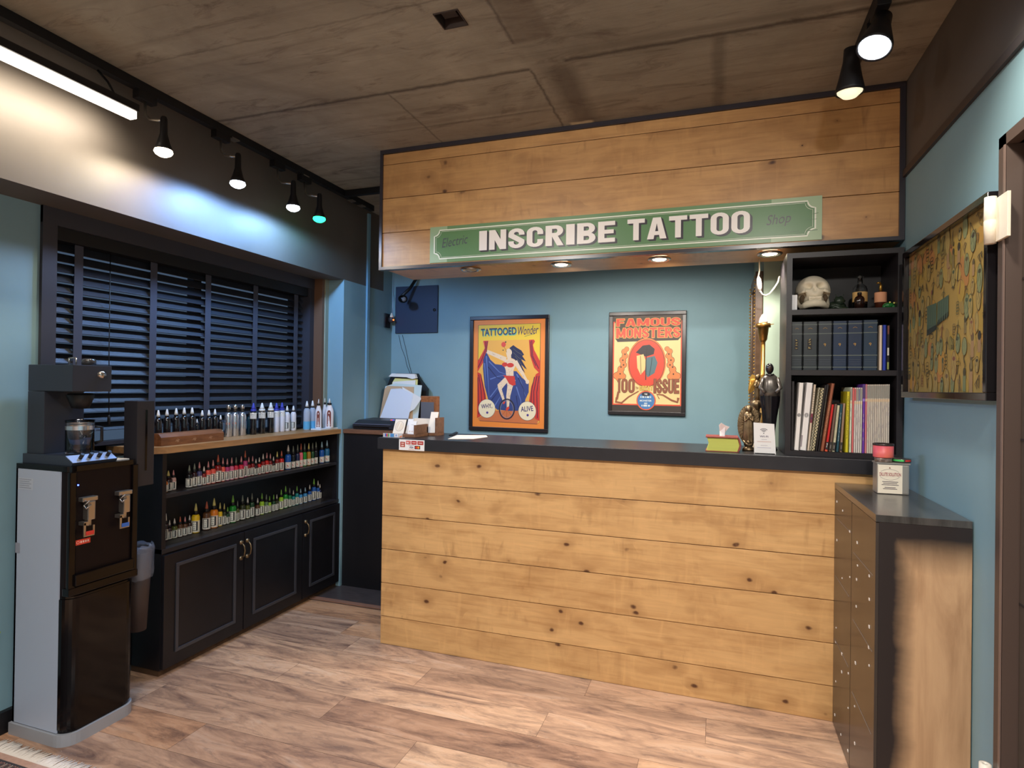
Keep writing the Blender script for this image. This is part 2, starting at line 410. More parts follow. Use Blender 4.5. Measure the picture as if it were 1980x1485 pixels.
class Art:
    """u right, v up; lay() puts the sheet at o with axes eu, ev and normal n"""
    def __init__(s): s.f = []; s.k = 0
    def up(s, n=1): s.k += n; return s
    def poly(s, pts, col): s.f.append(([tuple(p) for p in pts], col, s.k+min(.9, .012*(len(s.f) % 75)))); return s
    def rect(s, u0, u1, v0, v1, col): return s.poly([(u0, v0), (u1, v0), (u1, v1), (u0, v1)], col)
    def ell(s, cu, cv, ru, rv, col, n=22, rot=0., a0=0., a1=2*PI):
        pts = []
        full = a1-a0 > 6.28
        for i in range(n if full else n+1):
            a = a0+(a1-a0)*i/n; x, y = ru*math.cos(a), rv*math.sin(a)
            pts.append((cu+x*math.cos(rot)-y*math.sin(rot), cv+x*math.sin(rot)+y*math.cos(rot)))
        return s.poly(pts, col)
    def line(s, pts, w, col, closed=False, w2=None):
        pts = [Vector(p) for p in pts]; n = len(pts); L = []; R = []
        for i, p in enumerate(pts):
            if closed: d = pts[(i+1) % n]-pts[i-1]
            else: d = pts[min(i+1, n-1)]-pts[max(i-1, 0)]
            if d.length < 1e-9: d = Vector((1, 0))
            d.normalize(); nn = Vector((-d.y, d.x)); ww = w if w2 is None else w+(w2-w)*i/(n-1)
            L.append(p+nn*ww/2); R.append(p-nn*ww/2)
        for i in range(n if closed else n-1):
            j = (i+1) % n; s.poly([L[i], L[j], R[j], R[i]], col)
        return s
    def ring(s, cu, cv, ru, rv, w, col, n=24, a0=0., a1=2*PI):
        full = a1-a0 > 6.28
        return s.line([(cu+ru*math.cos(a0+(a1-a0)*i/n), cv+rv*math.sin(a0+(a1-a0)*i/n)) for i in range(n if full else n+1)], w, col, full)
    def text(s, txt, u0, u1, v0, v1, col, bold=.0, shear=0., rot=0.):
        v, f = text_polys(txt, bold, shear); cr, sr = math.cos(rot), math.sin(rot); w, h = u1-u0, v1-v0
        P = [(u0+a*w*cr-b*h*sr, v0+a*w*sr+b*h*cr) for a, b in v]
        for n_, q in enumerate(f): s.f.append(([P[i] for i in q], col, s.k+min(.9, .012*(n_ % 75))))
        return s
    def lay(s, name, m, o, eu, ev, parent=None, base=None, step=.00025, local=False, bend=None):
        bm = bmesh.new(); cl = bm.loops.layers.float_color.new('Col')
        o, eu, ev = Vector(o), Vector(eu), Vector(ev); nn = eu.cross(ev).normalized()
        for pts, col, k in s.f:
            if bend: vs = [bm.verts.new(bend(a, b, k*step)) for a, b in pts]
            else: vs = [bm.verts.new(o+eu*a+ev*b+nn*(k*step)) for a, b in pts]
            try: fc = bm.faces.new(vs)
            except ValueError: continue
            c = (*rgb(*col), 1)
            for lp in fc.loops: lp[cl] = c
        if not bend:
            bm.normal_update()
            for fc in bm.faces:
                if fc.normal.dot(nn) < 0: fc.normal_flip()
        off = (Vector((0, 0, 0)) if local else wofs(parent)) if parent is not None else Vector(base if base is not None else o)
        bmesh.ops.translate(bm, verts=bm.verts, vec=-off)
        me = bpy.data.meshes.new(name); bm.to_mesh(me); bm.free(); me.materials.append(m)
        ob = bpy.data.objects.new(name, me); C.objects.link(ob)
        if parent is not None: ob.parent = parent
        else: ob.location = off
        OFS[ob.name] = off
        return ob
EX, EY, EZ = Vector((1, 0, 0)), Vector((0, 1, 0)), Vector((0, 0, 1))

# ================================================================== THE ROOM
CEIL = 2.66; XL, XR, YB, YF = -.95, 2.41, 1.33, -5.0
ZS = 1.035      # window sill height
# floor: planks laid along x, one mesh
fb = MB(); PL = 1.275; PW = .187
ends = {1: -.275, 0: -.135, -1: .383, -2: -.25, -3: .15, -4: .6}
for r in range(-28, 3):
    y0 = .03+(r-0)*PW - (0 if r <= 0 else 0); y0 = -.155+r*PW
    if y0 > .42: continue
    y1 = min(y0+PW, .43); e = ends.get(r, random.uniform(-.6, .6)); x = e-PL*4
    while x < XR:
        a, b = max(x, XL), min(x+PL, XR)
        if b-a > .01: fb.face([(a+.0006, y0+.0006, 0), (b-.0006, y0+.0006, 0), (b-.0006, y1-.0006, 0), (a+.0006, y1-.0006, 0)])
        x += PL
fb.mi = 1; fb.face([(XL, YF, -.0015), (XR, YF, -.0015), (XR, .45, -.0015), (XL, .45, -.0015)])
fl = fb.build('floor', [M['floor'], mat('plank_seam', (70, 54, 46), .8)], base=(0, 0, 0)); struct(fl)
M['darkfloor'] = mat('dark_wood_floor', (74, 66, 64), .4, noise=(6, .45), stretch=(1.5, 26, 1))
struct(box('floor', M['darkfloor'], XL, XR, .45, YB, -.05, .0, base=(0, 0, 0)))
struct(box('trim_1', mat('brown_threshold', (146, 106, 86), .5), XL+.1, 0.0, .415, .455, 0, .006, base=(0, 0, 0)))
# ceiling with the square box-out
cb = MB(); hx0, hx1, hy0, hy1 = .745, .838, -.955, -.862
for a in ((XL-.3, hx0, YF, YB), (hx1, XR+.2, YF, YB), (hx0, hx1, YF, hy0), (hx0, hx1, hy1, YB)): cb.box(a[0], a[1], a[2], a[3], CEIL, CEIL+.08)
struct(cb.build('ceiling', M['concrete'], base=(0, 0, 0)))
jb = MB(); jb.box(hx0+.002, hx1-.002, hy0+.002, hy1-.002, CEIL+.045, CEIL+.05)
for a in ((hx0, hx0+.004, hy0+.0042, hy1-.0042), (hx1-.004, hx1, hy0+.0042, hy1-.0042), (hx0, hx1, hy0, hy0+.004), (hx0, hx1, hy1-.004, hy1)): jb.box(a[0], a[1], a[2], a[3], CEIL-.004, CEIL+.05)
jb.box(hx0+.02, hx1-.02, hy0+.02, hy0+.055, CEIL+.01, CEIL+.045)
tag(jb.build('junction_box', mat('rusty_dark_metal', (52, 40, 34), .7, noise=(20, .3))), 'dark square metal box sunk into the concrete ceiling', 'junction box')
# back wall, right wall, rear wall
struct(box('wall_back', M['teal'], XL-.2, XR+.2, YB, YB+.1, 0, CEIL, base=(0, 0, 0)))
struct(box('wall_front', mat('plain_rear_wall', (168, 160, 150), .7), XL-.3, XR+.2, YF-.1, YF, 0, CEIL, base=(0, 0, 0)))
DY0, DY1, DZ = -1.83, -.930, 2.022     # door opening
rb = MB(); rb.box(XR, XR+.1, DY1, YB, 0, 2.27); rb.box(XR, XR+.1, YF, DY0, 0, 2.27); rb.box(XR, XR+.1, DY0, DY1, DZ, 2.27)
rb.mi = 1; rb.box(XR, XR+.1, YF, YB, 2.27, CEIL)
struct(rb.build('wall_right', [M['teal'], M['brown']], base=(0, 0, 0)))
struct(box('trim_2', mat('rail_shadow_dark', (58, 50, 48), .5), XR-.012, XR, YF, YB, 2.262, 2.29, base=(0, 0, 0)))  # ledge rail, coloured dark to paint the thin shadow line along the band
# left wall with window opening
WY0, WY1, WZ1 = -1.085, .62, 2.06
lb = MB(); lb.box(XL-.18, XL, YF, WY0, 0, CEIL); lb.box(XL-.18, XL, WY1, YB, 0, CEIL); lb.box(XL-.18, XL, WY0, WY1, 0, ZS); lb.box(XL-.18, XL, WY0, WY1, WZ1, CEIL)
struct(lb.build('wall_left', M['teal'], base=(0, 0, 0)))
# deep beam above the window and the column at its far end share one face
XB = -.74
struct(box('wall_left_beam', M['brown'], XL, XB, YF, 1.20, 2.10, CEIL, base=(0, 0, 0)))
bpy.data.objects['wall_left_beam'].name = 'trim_3'
cl = MB(); cl.box(XL, XB, .69, YB, 0, 2.10); cl.box(XL, XB, 1.20, YB, 2.10, CEIL)
struct(cl.build('trim_4', M['teal'], base=(0, 0, 0)))
struct(box('trim_5', mat('sage_casing', (150, 158, 140), .6), XL, -.862, .656, .69, ZS, 2.10, base=(0, 0, 0)))
struct(box('trim_6', mat('brown_jamb', (112, 82, 62), .5), XL, -.872, .632, .656, ZS, 2.10, base=(0, 0, 0)))
struct(box('baseboard_left', M['blacks'], XL, XL+.022, YF, -.78, 0, .085, base=(0, 0, 0)))
# sill
# window: frame, mullion, glass
wf = MB(); fx0, fx1 = XL-.16, XL-.11
for a in ((WY0, WY0+.05, ZS, WZ1), (WY1-.05, WY1, ZS, WZ1), (WY0, WY1, ZS, ZS+.05), (WY0, WY1, WZ1-.05, WZ1), (-.25, -.20, ZS, WZ1)): wf.box(fx0, fx1, a[0], a[1], a[2], a[3])
win = struct(wf.build('window_1', M['blacks'], base=(XL-.13, (WY0+WY1)/2, ZS)))
box('glass_pane', M['window'], XL-.14, XL-.134, WY0+.05, WY1-.05, ZS+.05, WZ1-.05, win)
# dark casing round the opening
wc = MB(); wc.box(XL-.10, XL+.016, WY0-.03, WY0+.028, ZS, WZ1+.04); wc.box(XL-.10, XL+.012, WY1-.03, .632, ZS, WZ1+.04); wc.box(XL-.001, XL+.0145, WY0-.03, .632, WZ1-.03, 2.10)
struct(wc.build('trim_7', mat('dark_casing', (58, 58, 66), .45), base=(0, 0, 0)))
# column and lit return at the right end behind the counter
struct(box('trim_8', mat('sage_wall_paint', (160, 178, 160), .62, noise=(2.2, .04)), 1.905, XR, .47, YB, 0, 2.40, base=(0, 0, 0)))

# ------------------------------------------------------------------ blind
XBL = -1.005
bl = thing('venetian_blind', 'charcoal wooden venetian blind half closed in the long window', 'blind', (XBL, (WY0+WY1)/2, ZS+.02))
y0b, y1b = WY0+.035, WY1-.04
box('head_rail', M['blacks'], XBL-.028, XBL+.05, y0b-.005, y1b+.005, 1.975, 2.04, bl)
sb = MB(); zs = 1.955; tilt = math.radians(52); i = 0
while zs > ZS+.10:
    t = tilt*(1 if zs > 1.25 else .92); 
    mt = Matrix.Translation((XBL, 0, zs)) @ Matrix.Rotation(t, 4, 'Y')
    for (a, b) in ((y0b, -.936), (-.934, -.566), (-.564, -.229), (-.227, .129), (.131, .499), (.501, y1b)):
        sg = 1.0; mt2 = mt @ Matrix.Rotation(math.radians(random.uniform(-3.5, 3.5)), 4, 'Y')
        sb.box(-.025, .025, a, b, -.0016, .0016, mtx=mt2)
    zs -= .0435; i += 1
sl = sb.build('slats', M['slat'], bl)
box('bottom_rail', M['slat'], XBL-.026, XBL+.024, y0b, y1b, ZS+.05, ZS+.068, bl)
for y in (-.935, -.565, -.228, .13, .50):
    t = MB(); t.box(XBL+.0235, XBL+.025, y-.019, y+.019, ZS+.06, 1.98); t.build('ladder_tape', mat('charcoal_tape', (66, 68, 80), .8), bl)
cdp = MB(); cdp.tube([(XBL+.035, -.80, 1.98), (XBL+.037, -.80, 1.5), (XBL+.036, -.795, 1.22)], .0022, 6); cdp.lathe([(.004, 0), (.007, .01), (.006, .04), (.001, .045)], (XBL+.036, -.795, 1.18), 10); cdp.build('pull_cord', M['blacks'], bl)

# ================================================================== COUNTER
ct = thing('reception_counter', 'long reception counter clad in knotty spruce boards under a black top', 'counter', (1.2, .21, 0))
zz = [0, .1476, .3254, .505, .6838, .8629, 1.04]
pb = MB()
for a, b in zip(zz, zz[1:]):
    pb.box(0, XR-.002, 0, .022, a+.0016, b-.0016, .0012)
pb.build('plank_cladding', M['pine'], ct)
pb2 = MB()
for a, b in zip(zz, zz[1:]): pb2.box(0, .02, .0225, .40, a+.0016, b-.0016, .0012)
pb2.build('end_cladding', M['pine'], ct)
box('carcass', M['blacks'], .021, XR-.002, .023, .40, 0, 1.04, ct)
box('worktop', mat('black_worktop', (42, 42, 46), .34, noise=(12, .12), stretch=(1, 10, 1)), -.022, XR-.001, -.022, .425, 1.04, 1.10, ct, .002)

# sign bulkhead above the counter
sgn = thing('sign_bulkhead', 'spruce board sign bulkhead framed in black hanging from the ceiling', 'bulkhead', (1.17, .22, 2.006))
zs_ = [2.022, 2.208, 2.395, 2.579, 2.638]
b1 = MB()
for a, b in zip(zs_, zs_[1:]): b1.box(-.05, 2.388, .045, .065, a+.0014, b-.0014, .001)
b1.build('plank_cladding', M['pine2'], sgn)
fr = MB(); fr.box(-.066, XR-.002, .036, .07, 2.006, 2.022); fr.box(-.066, XR-.002, .036, .07, 2.638, CEIL-.001); fr.box(-.066, -.05, .036, .07, 2.0222, 2.6378); fr.box(2.388, XR-.002, .036, .07, 2.0222, 2.6378)
fr.build('black_frame', mat('sign_frame_metal', (52, 50, 58), .25, spec=.7), sgn)
hh = [( .43, .152), (.93, .148), (1.416, .152), (1.908, .168)]
sf = MB(); sf.box(-.04, XR-.002, .066, .38, 2.012, 2.030)
sf.build('soffit_boards', M['pine2'], sgn)
box('carcass', M['blacks'], -.045, XR-.002, .0655, .375, 2.031, CEIL-.001, sgn)
# green name plate with lettering
gp = Art(); PU0, PU1, PV0, PV1 = .241, 2.103, 2.028, 2.217
GR = (88, 130, 84); LG = (160, 184, 146)
gp.rect(PU0, PU1, PV0, PV1, (104, 142, 98)); gp.up()
gp.rect(PU0, PU0+.10, PV0, PV1, (150, 176, 140)); gp.rect(PU1-.20, PU1, PV0, PV1, (158, 182, 146)); gp.up()  # paler ends: reflected glare painted into the plate's green
def notched(i, r, w, col):
    u0, u1, v0, v1 = PU0+i, PU1-i, PV0+i*.75, PV1-i*.75
    pts = []
    for cx, cy, a0 in ((u0, v0, PI/2), (u1, v0, PI), (u1, v1, 1.5*PI), (u0, v1, 0)):
        for q in range(7):
            a = a0-PI/2*q/6
            pts.append((cx+r*math.cos(a), cy+r*math.sin(a)))
    return pts
pin = notched(.030, .030, .005, None); gp.poly(pin, GR); gp.up()
gp.line(notched(.026, .030, 0, None), .0055, (236, 238, 224), True); gp.line(notched(.036, .030, 0, None), .0014, (226, 230, 214), True)
# worn streaks by the right end
for q in range(9):
    a = random.uniform(1.93, 2.08); b = random.choice((2.06, 2.068, 2.10, 2.115, 2.14)); gp.line([(a, b), (a+random.uniform(.01, .05), b+.003)], random.uniform(.001, .003), (88, 116, 84))
gp.up()
def glyph(ch):
    t = .30                    # stroke
    o = []
    def R(a, b, c, d): o.append([(a, b), (c, b), (c, d), (a, d)])
    def arc(cx, cy, ro, rv, ri, riv, a0, a1, n=9):
        for i in range(n):
            p, q = a0+(a1-a0)*i/n, a0+(a1-a0)*(i+1)/n
            o.append([(cx+ri*math.cos(p), cy+riv*math.sin(p)), (cx+ro*math.cos(p), cy+rv*math.sin(p)), (cx+ro*math.cos(q), cy+rv*math.sin(q)), (cx+ri*math.cos(q), cy+riv*math.sin(q))])
    if ch == 'I': R(0, 0, 1, 1)
    elif ch == 'N': R(0, 0, .33, 1); R(.67, 0, 1, 1); o.append([(0, 1), (.36, 1), (1, 0), (.64, 0)])
    elif ch == 'T': R(0, .8, 1, 1); R(.34, 0, .66, .8)
    elif ch == 'E': R(0, 0, .38, 1); R(.38, .8, 1, 1); R(.38, 0, 1, .2); R(.38, .41, .92, .6)
    elif ch == 'F': R(0, 0, .38, 1); R(.38, .8, 1, 1); R(.38, .41, .90, .6)
    elif ch == 'M': R(0, 0, .27, 1); R(.73, 0, 1, 1); o.append([(0, 1), (.28, 1), (.60, .10), (.40, .10)]); o.append([(.72, 1), (1, 1), (.60, .10), (.40, .10)])
    elif ch == 'U': R(0, .26, .33, 1); R(.67, .26, 1, 1); arc(.5, .26, .5, .26, .17, .10, PI, 2*PI)
    elif ch == '1': R(.28, 0, .82, 1); o.append([(0, .78), (.28, .74), (.28, 1)])
    elif ch == 'G': R(0, .26, .35, .74); arc(.5, .74, .5, .26, .15, .09, 0, PI); arc(.5, .26, .5, .26, .15, .09, PI, 2*PI); R(.65, .62, 1, .74); R(.65, .26, 1, .50); R(.5, .38, 1, .50)
    elif ch == 'A':
        o.append([(0, 0), (.34, 0), (.56, 1), (.30, 1)]); o.append([(.66, 0), (1, 0), (.70, 1), (.44, 1)]); R(.22, .18, .78, .36)
    elif ch == 'O':
        R(0, .26, .33, .74); R(.67, .26, 1, .74); arc(.5, .74, .5, .26, .17, .10, 0, PI); arc(.5, .26, .5, .26, .17, .10, PI, 2*PI)
    elif ch == 'C':
        R(0, .26, .35, .74); arc(.5, .74, .5, .26, .15, .09, 0, PI); arc(.5, .26, .5, .26, .15, .09, PI, 2*PI); R(.65, .62, 1, .74); R(.65, .26, 1, .38)
    elif ch == 'S':
        arc(.5, .72, .5, .28, .16, .10, 0, PI); R(0, .66, .34, .72); arc(.5, .28, .5, .28, .16, .10, PI, 2*PI); R(.66, .28, 1, .34); R(.66, .66, 1, .72); R(0, .28, .34, .36)
        o.append([(0, .66), (.34, .66), (1, .34), (.66, .34)]); o.append([(0, .66), (.3, .74), (1, .40), (1, .34), (.7, .26), (0, .58)])
    elif ch in 'RB':
        R(0, 0, .36, 1); arc(.55, .73, .42, .27, .10, .10, -PI/2, PI/2); R(.36, .83, .56, 1); R(.36, .46, .56, .63)
        if ch == 'R': o.append([(.36, .46), (.66, .50), (1, 0), (.64, 0)])
        else: arc(.56, .27, .44, .27, .10, .10, -PI/2, PI/2); R(.36, 0, .57, .17); R(.36, .37, .57, .54)
    return o
def word(a, txt, ws, u0, u1, v0, v1, gap, col, du=0., dv=0.):
    tot = sum(ws[c] for c in txt)+gap*(len(txt)-1); k = (u1-u0)/tot; u = u0
    for c in txt:
        w = ws[c]*k
        for q in glyph(c): a.poly([(u+x*w+du, v0+y*(v1-v0)+dv) for x, y in q], col)
        u += w+gap*k
WS = dict(I=.46, N=1., S=.92, C=.92, R=1.0, B=.98, E=.88, T=1.0, A=1.1, O=.96)
for st in range(6):
    for tx, a, b in (('INSCRIBE', .522, 1.219), ('TATTOO', 1.277, 1.816)): word(gp, tx, WS, a, b, 2.077, 2.177, .13, (46, 40, 52), .0018*(st+1), -.0014*(st+1))
gp.up()
for tx, a, b in (('INSCRIBE', .522, 1.219), ('TATTOO', 1.277, 1.816)): word(gp, tx, WS, a, b, 2.077, 2.177, .13, (240, 234, 230))
# faded hand script at both ends
gp.text('Electric', .312, .462, 2.104, 2.152, (74, 82, 86), .0, .35, .10)
gp.text('Shop', 1.885, 1.985, 2.090, 2.147, (78, 78, 82), .0, .35, .08)
box('name_plate', M['plate'], PU0, PU1, .0405, .0448, PV0, PV1, sgn)
me = bpy.data.objects['name_plate'].data; me.materials.clear(); me.materials.append(mat('plate_green', (150, 176, 140), .35))
gp.lay('plate_lettering', M['plate'], (0, .0402, 0), EX, EZ, bpy.data.objects['name_plate'])
# downlights
for i, (x, y) in enumerate(hh):
    on = i > 0
    lab = ['unlit recessed downlight at the left end of the wooden soffit', 'lit downlight in the soffit under the word INSCRIBE', 'lit downlight in the soffit under the word TATTOO', 'lit downlight in the soffit beside the black bookcase'][i]
    t = thing('downlight', lab, 'downlight', (x, y, 2.005), 0, 'downlights in the wooden soffit')
    MB().lathe([(.052, .006), (.056, .0), (.050, -.006), (.036, -.003), (.032, .005)], (x, y, 2.005), 28, cap=False).build('ring', M['chrome'], t)
    MB().lathe([(.0, .0), (.030, -.0015), (.034, .004), (.034, .006)], (x, y, 2.004), 24).build('lens', M['spotlens'] if on else M['spotoff'], t)
    if on: spot('downlight_lamp', (x, y+.004, 1.985), (0, .75 if i < 3 else .2, -1), 34 if i < 3 else 14, (1, .90, .80), 140 if i < 3 else 124, .5, .03)

# ================================================================== CEILING TRACKS AND LAMPS
tr = thing('light_track', 'long black lighting track along the ceiling over the window beam', 'light track', (-.66, -1.2, 2.60))
tb = MB(); tb.box(-.677, -.643, -3.4, .90, 2.622, CEIL-.0005); tb.build('rail', M['blacks'], tr)
tb = MB(); tb.box(-.643, .03, .545, .579, 2.622, CEIL); tb.build('branch_rail', M['blacks'], tr)
for y in (-.42, .13, .62, .74): box('clip', M['silver'], -.679, -.641, y, y+.05, 2.618, 2.624, tr)
def globe_lamp(y, bulbm, lab, z=2.352, x=-.55):
    t = thing('track_lamp', lab, 'lamp', (x, y, z), 0, 'globe lamps on the left track')
    b = MB(); b.box(-.678, -.642, y-.045, y+.045, 2.585, 2.622, .003); b.build('adaptor', M['blacks'], t)
    b = MB(); b.tube([(-.66, y, 2.585), (-.655, y, 2.53), (-.63, y, 2.505), (x, y, 2.49)], .006, 8); b.build('stem', M['silver'], t)
    b = MB(); b.lathe([(.010, .155), (.014, .145), (.015, .08), (.026, .04), (.036, .016), (.033, .012)], (x, y, z), 20, cap=False); b.build('holder', M['blacks'], t)
    b = MB(); b.lathe([(0, -.016), (.018, -.013), (.031, -.005), (.0365, .004), (.034, .013), (.0, .014)], (x, y, z), 24); b.build('bulb', bulbm, t)
    return t
lampsL = [(-.89, M['bulb_warm'], 'warm globe track lamp nearest the bright strip light', (1, .86, .62), 13),
          (-.475, M['bulb_cool'], 'cool white globe track lamp between the warm lamp and its cool neighbour', (.22, .46, 1), 34),
          (-.07, M['bulb_cool'], 'cool white globe track lamp next to the green one', (.26, .52, 1), 28),
          (.16, M['bulb_green'], 'small green glowing lamp at the far end of the left track', (.1, 1, .45), .9)]
for y, bm_, lab, col, pw in lampsL:
    globe_lamp(y, bm_, lab)
    spot('track_bulb', (-.55, y, 2.318), (-.10, 0, -1), pw, col, 180, .22, .05)
st = thing('strip_lamp', 'glowing linear strip lamp hung from the left ceiling track', 'lamp', (-.56, -1.9, 2.44))
box('diffuser', M['tube'], -.578, -.542, -2.8, -1.02, 2.440, 2.470, st, .003)
box('housing', M['blacks'], -.582, -.538, -2.8, -1.013, 2.471, 2.50, st)
for y in (-2.5, -1.6, -1.10):
    b = MB(); b.tube([(-.56, y, 2.50), (-.60, y, 2.56), (-.655, y, 2.614)], .005, 6); b.build('hanger', M['blacks'], st)
area('strip_lamp_light', (-.585, -1.9, 2.44), (-1, 0, -.75), 1.75, .05, 11, (1, .88, .70), 130)
# right track with two heads
tr2 = thing('light_track', 'black lighting track along the ceiling near the right wall', 'light track', (2.17, -1.5, 2.62))
box('rail', M['blacks'], 2.153, 2.187, -3.4, -.02, 2.625, CEIL, tr2)
def cone_head(p, d, lens, lab, R=.05, L=.15):
    p = Vector(p); t = thing('track_lamp', lab, 'lamp', p, 0, 'cone lamps on the right track')
    q = Vector(d).to_track_quat('-Z', 'Y').to_matrix().to_4x4()
    b = MB(); b.lathe([(R*.9, .004), (R, 0), (R, .012), (R*.80, .05), (R*.56, L*.72), (R*.52, L), (0, L+.004)], p, 26, mtx=q, cap=False); b.build('housing', M['blacks'], t)
    b = MB(); b.lathe([(0, -.018), (R*.5, -.014), (R*.86, .002), (R*.88, .006), (0, .008)], p, 26, mtx=q); b.build('lens', lens, t)
    top = p+q @ Vector((0, 0, L*.9))
    b = MB(); b.tube([top, (2.17, top.y, min(2.60, top.z+.03)), (2.17, top.y, 2.626)], .009, 8); b.box(2.15, 2.19, top.y-.05, top.y+.05, 2.60, 2.625, .002); b.build('arm', M['blacks'], t)
    return t
P1 = at(1690, 94, 'z', 2.47); P2 = at(1643, 180, 'z', 2.42)
cone_head(P1, (-.28, -.35, -1), M['bulb_cool'], 'lit cone shaped black track lamp with blue white glare', .052, .13)
cone_head(P2, (-.02, .05, -1), M['bulb_dim'], 'black cone track lamp with dim cream bulb above the bulkhead', .046, .15)
spot('track_head', P1+Vector((-.01, -.012, -.035)), (-.28, -.35, -1), 20, (.80, .88, 1), 105, .8, .04)
spot('track_head', (2.1, -1.25, 2.42), (.5, .1, -1), 36, (1, .93, .80), 120, .8, .04)

# ================================================================== DOOR RIGHT
dr = struct(box('door_1', M['doorbrown'], XR+.008, XR+.05, DY0+.004, DY1-.008, .01, DZ-.012, base=(XR, -1.3, 0)))
gv = MB()
for z in (.42, .845, 1.262, 1.672): gv.box(XR+.0065, XR+.0082, DY0+.004, DY1-.008, z-.003, z+.003)
gv.build('groove', mat('groove_shadow_line', (46, 38, 36), .7), dr)
fr = MB(); fr.box(XR-.028, XR+.01, DY1-.004, -.892, 0, 2.052); fr.box(XR-.028, XR+.01, DY0-.04, DY0, 0, 2.052); fr.box(XR-.028, XR+.01, DY0-.04, -.892, DZ, 2.052)
fr.mi = 1; fr.box(XR-.031, XR-.027, DY1-.004, DY1+.004, 0, DZ)
struct(fr.build('trim_9', [M['doorframe'], mat('frame_bead', (118, 100, 92), .3)], base=(XR, -1.3, 0)))
for z, lab in ((1.838, 'ivory barrel hinge beside the picture, upper one on the door'), (.338, 'ivory barrel hinge at the foot of the brown door')):
    t = thing('door_hinge', lab, 'hinge', (XR-.04, -.89, z-.06), 0, 'hinges of the brown door')
    MB().lathe([(.004, -.063), (.0135, -.062), (.0145, -.002), (.0135, 0), (.0145, .002), (.0135, .062), (.004, .063), (.004, .05), (0, .05)], (XR-.044, -.889, z), 20).build('barrel', M['hinge'], t)
    b = MB(); b.box(XR-.036, XR-.0285, -.966, -.900, z-.060, z+.055, .001); b.build('leaf', M['hinge'], t)

# ================================================================== CABINET UNDER THE WINDOW
XC = -.76; CY0, CY1 = -.688, .718
cb_ = thing('ink_cabinet', 'low black cabinet with two open ink shelves and panelled doors', 'cabinet', (-.85, 0, 0))
b = MB()
b.box(XL+.003, XC, CY0, CY0+.022, .03, 1.045); b.box(XL+.003, XC, CY1-.022-.03, CY1-.03, .03, 1.045); b.box(XL+.003, XL+.012, CY0, CY1-.03, .03, 1.045)
b.box(XL+.003, XC-.004, CY0+.02, CY1-.05, .05, .57); b.build('body', M['black'], cb_)
box('shelf_board', M['shelf'], XL+.012, XC-.003, CY0+.022, CY1-.052, .832, .850, cb_)
box('lower_ledge', M['shelf'], XL+.012, XC+.004, CY0, CY1-.03, .575, .595, cb_)
box('plinth', mat('brown_plinth', (84, 60, 40), .6, noise=(6, .3), stretch=(1, 8, 1)), XL+.003, XC-.012, CY0+.005, CY1-.03, 0, .03, cb_)
for (a, c, hy) in ((CY0+.004, -.188, -.209), (-.182, .300, -.164), (.306, CY1-.034, .327)):
    d = box('door', M['black'], XC-.003, XC+.016, a, c, .035, .568, cb_, .002)
    f = MB(); i0, i1, k0, k1 = a+.062, c-.058, .095, .518
    w = .016
    for (p, q, r, s_) in ((i0, i1, k1-w, k1), (i0, i1, k0, k0+w), (i0, i0+w, k0+w, k1-w), (i1-w, i1, k0+w, k1-w)):
        f.box(XC+.0155, XC+.023, p, q, r, s_, .002)
    f.build('panel_moulding', mat('door_moulding', (62, 62, 68), .3), d)
    f = MB()
    hz0, hz1 = .425, .524; X = XC+.016
    f.lathe([(0, .010), (.010, .008), (.012, 0)], (X, hy, hz1-.008), 12, 'x', cap=False); f.lathe([(0, .010), (.010, .008), (.012, 0)], (X, hy, hz0+.006), 12, 'x', cap=False)
    f.tube([(X+.006, hy, hz1-.010), (X+.022, hy, hz1-.026), (X+.027, hy, (hz0+hz1)/2), (X+.022, hy, hz0+.022), (X+.006, hy, hz0+.008)], .0042, 8)
    f.build('handle', M['bronze'], d)
# oak board on top of the cabinet reaching back to the blind
ob = MB(); ob.prism([(-.745, -.675), (-.745, .6885), (-.862, .6885), (-.862, .655), (-.872, .655), (-.872, .618), (-1.035, .618), (-1.035, -.757), (-.80, -.757)], 1.045, 1.075, 'xy')
o = ob.build('oak_board', M['oak']); tag(o, 'long oak board with clipped corner lying on the ink cabinet', 'shelf board')
struct(box('trim_10', M['blacks'], XL-.11, XL+.004, WY0+.028, WY1-.03, ZS-.002, 1.044, base=(0, 0, 0)))

# ------------------------------------------------------------------ bottles
INK = {'black': (20, 18, 22), 'dark maroon': (48, 20, 26), 'violet': (70, 66, 110), 'coral': (226, 88, 72), 'dark red': (130, 22, 22), 'scarlet': (198, 30, 24),
       'magenta': (176, 56, 112), 'pink': (206, 92, 130), 'crimson': (196, 34, 64), 'orange': (226, 128, 34), 'yellow': (236, 196, 36), 'brown': (92, 58, 34), 'dark brown': (54, 34, 24),
       'green': (28, 138, 44), 'olive': (86, 92, 36), 'dark green': (30, 70, 40), 'lime': (150, 196, 40), 'grey green': (92, 124, 84), 'emerald': (16, 112, 60), 'teal': (20, 128, 130),
       'blue': (28, 84, 168), 'light blue': (60, 140, 200), 'navy': (26, 34, 70), 'ochre': (166, 120, 34), 'rose': (226, 104, 120), 'dark olive': (48, 52, 26), 'steel blue': (40, 104, 150), 'blush': (206, 160, 150)}
def ink(c): return mat('ink_'+c.replace(' ', '_'), INK[c], .22, coat=.3)
M['nozz'] = mat('natural_nozzle', (214, 206, 196), .4); M['cap'] = mat('black_cap', (22, 20, 22), .4)
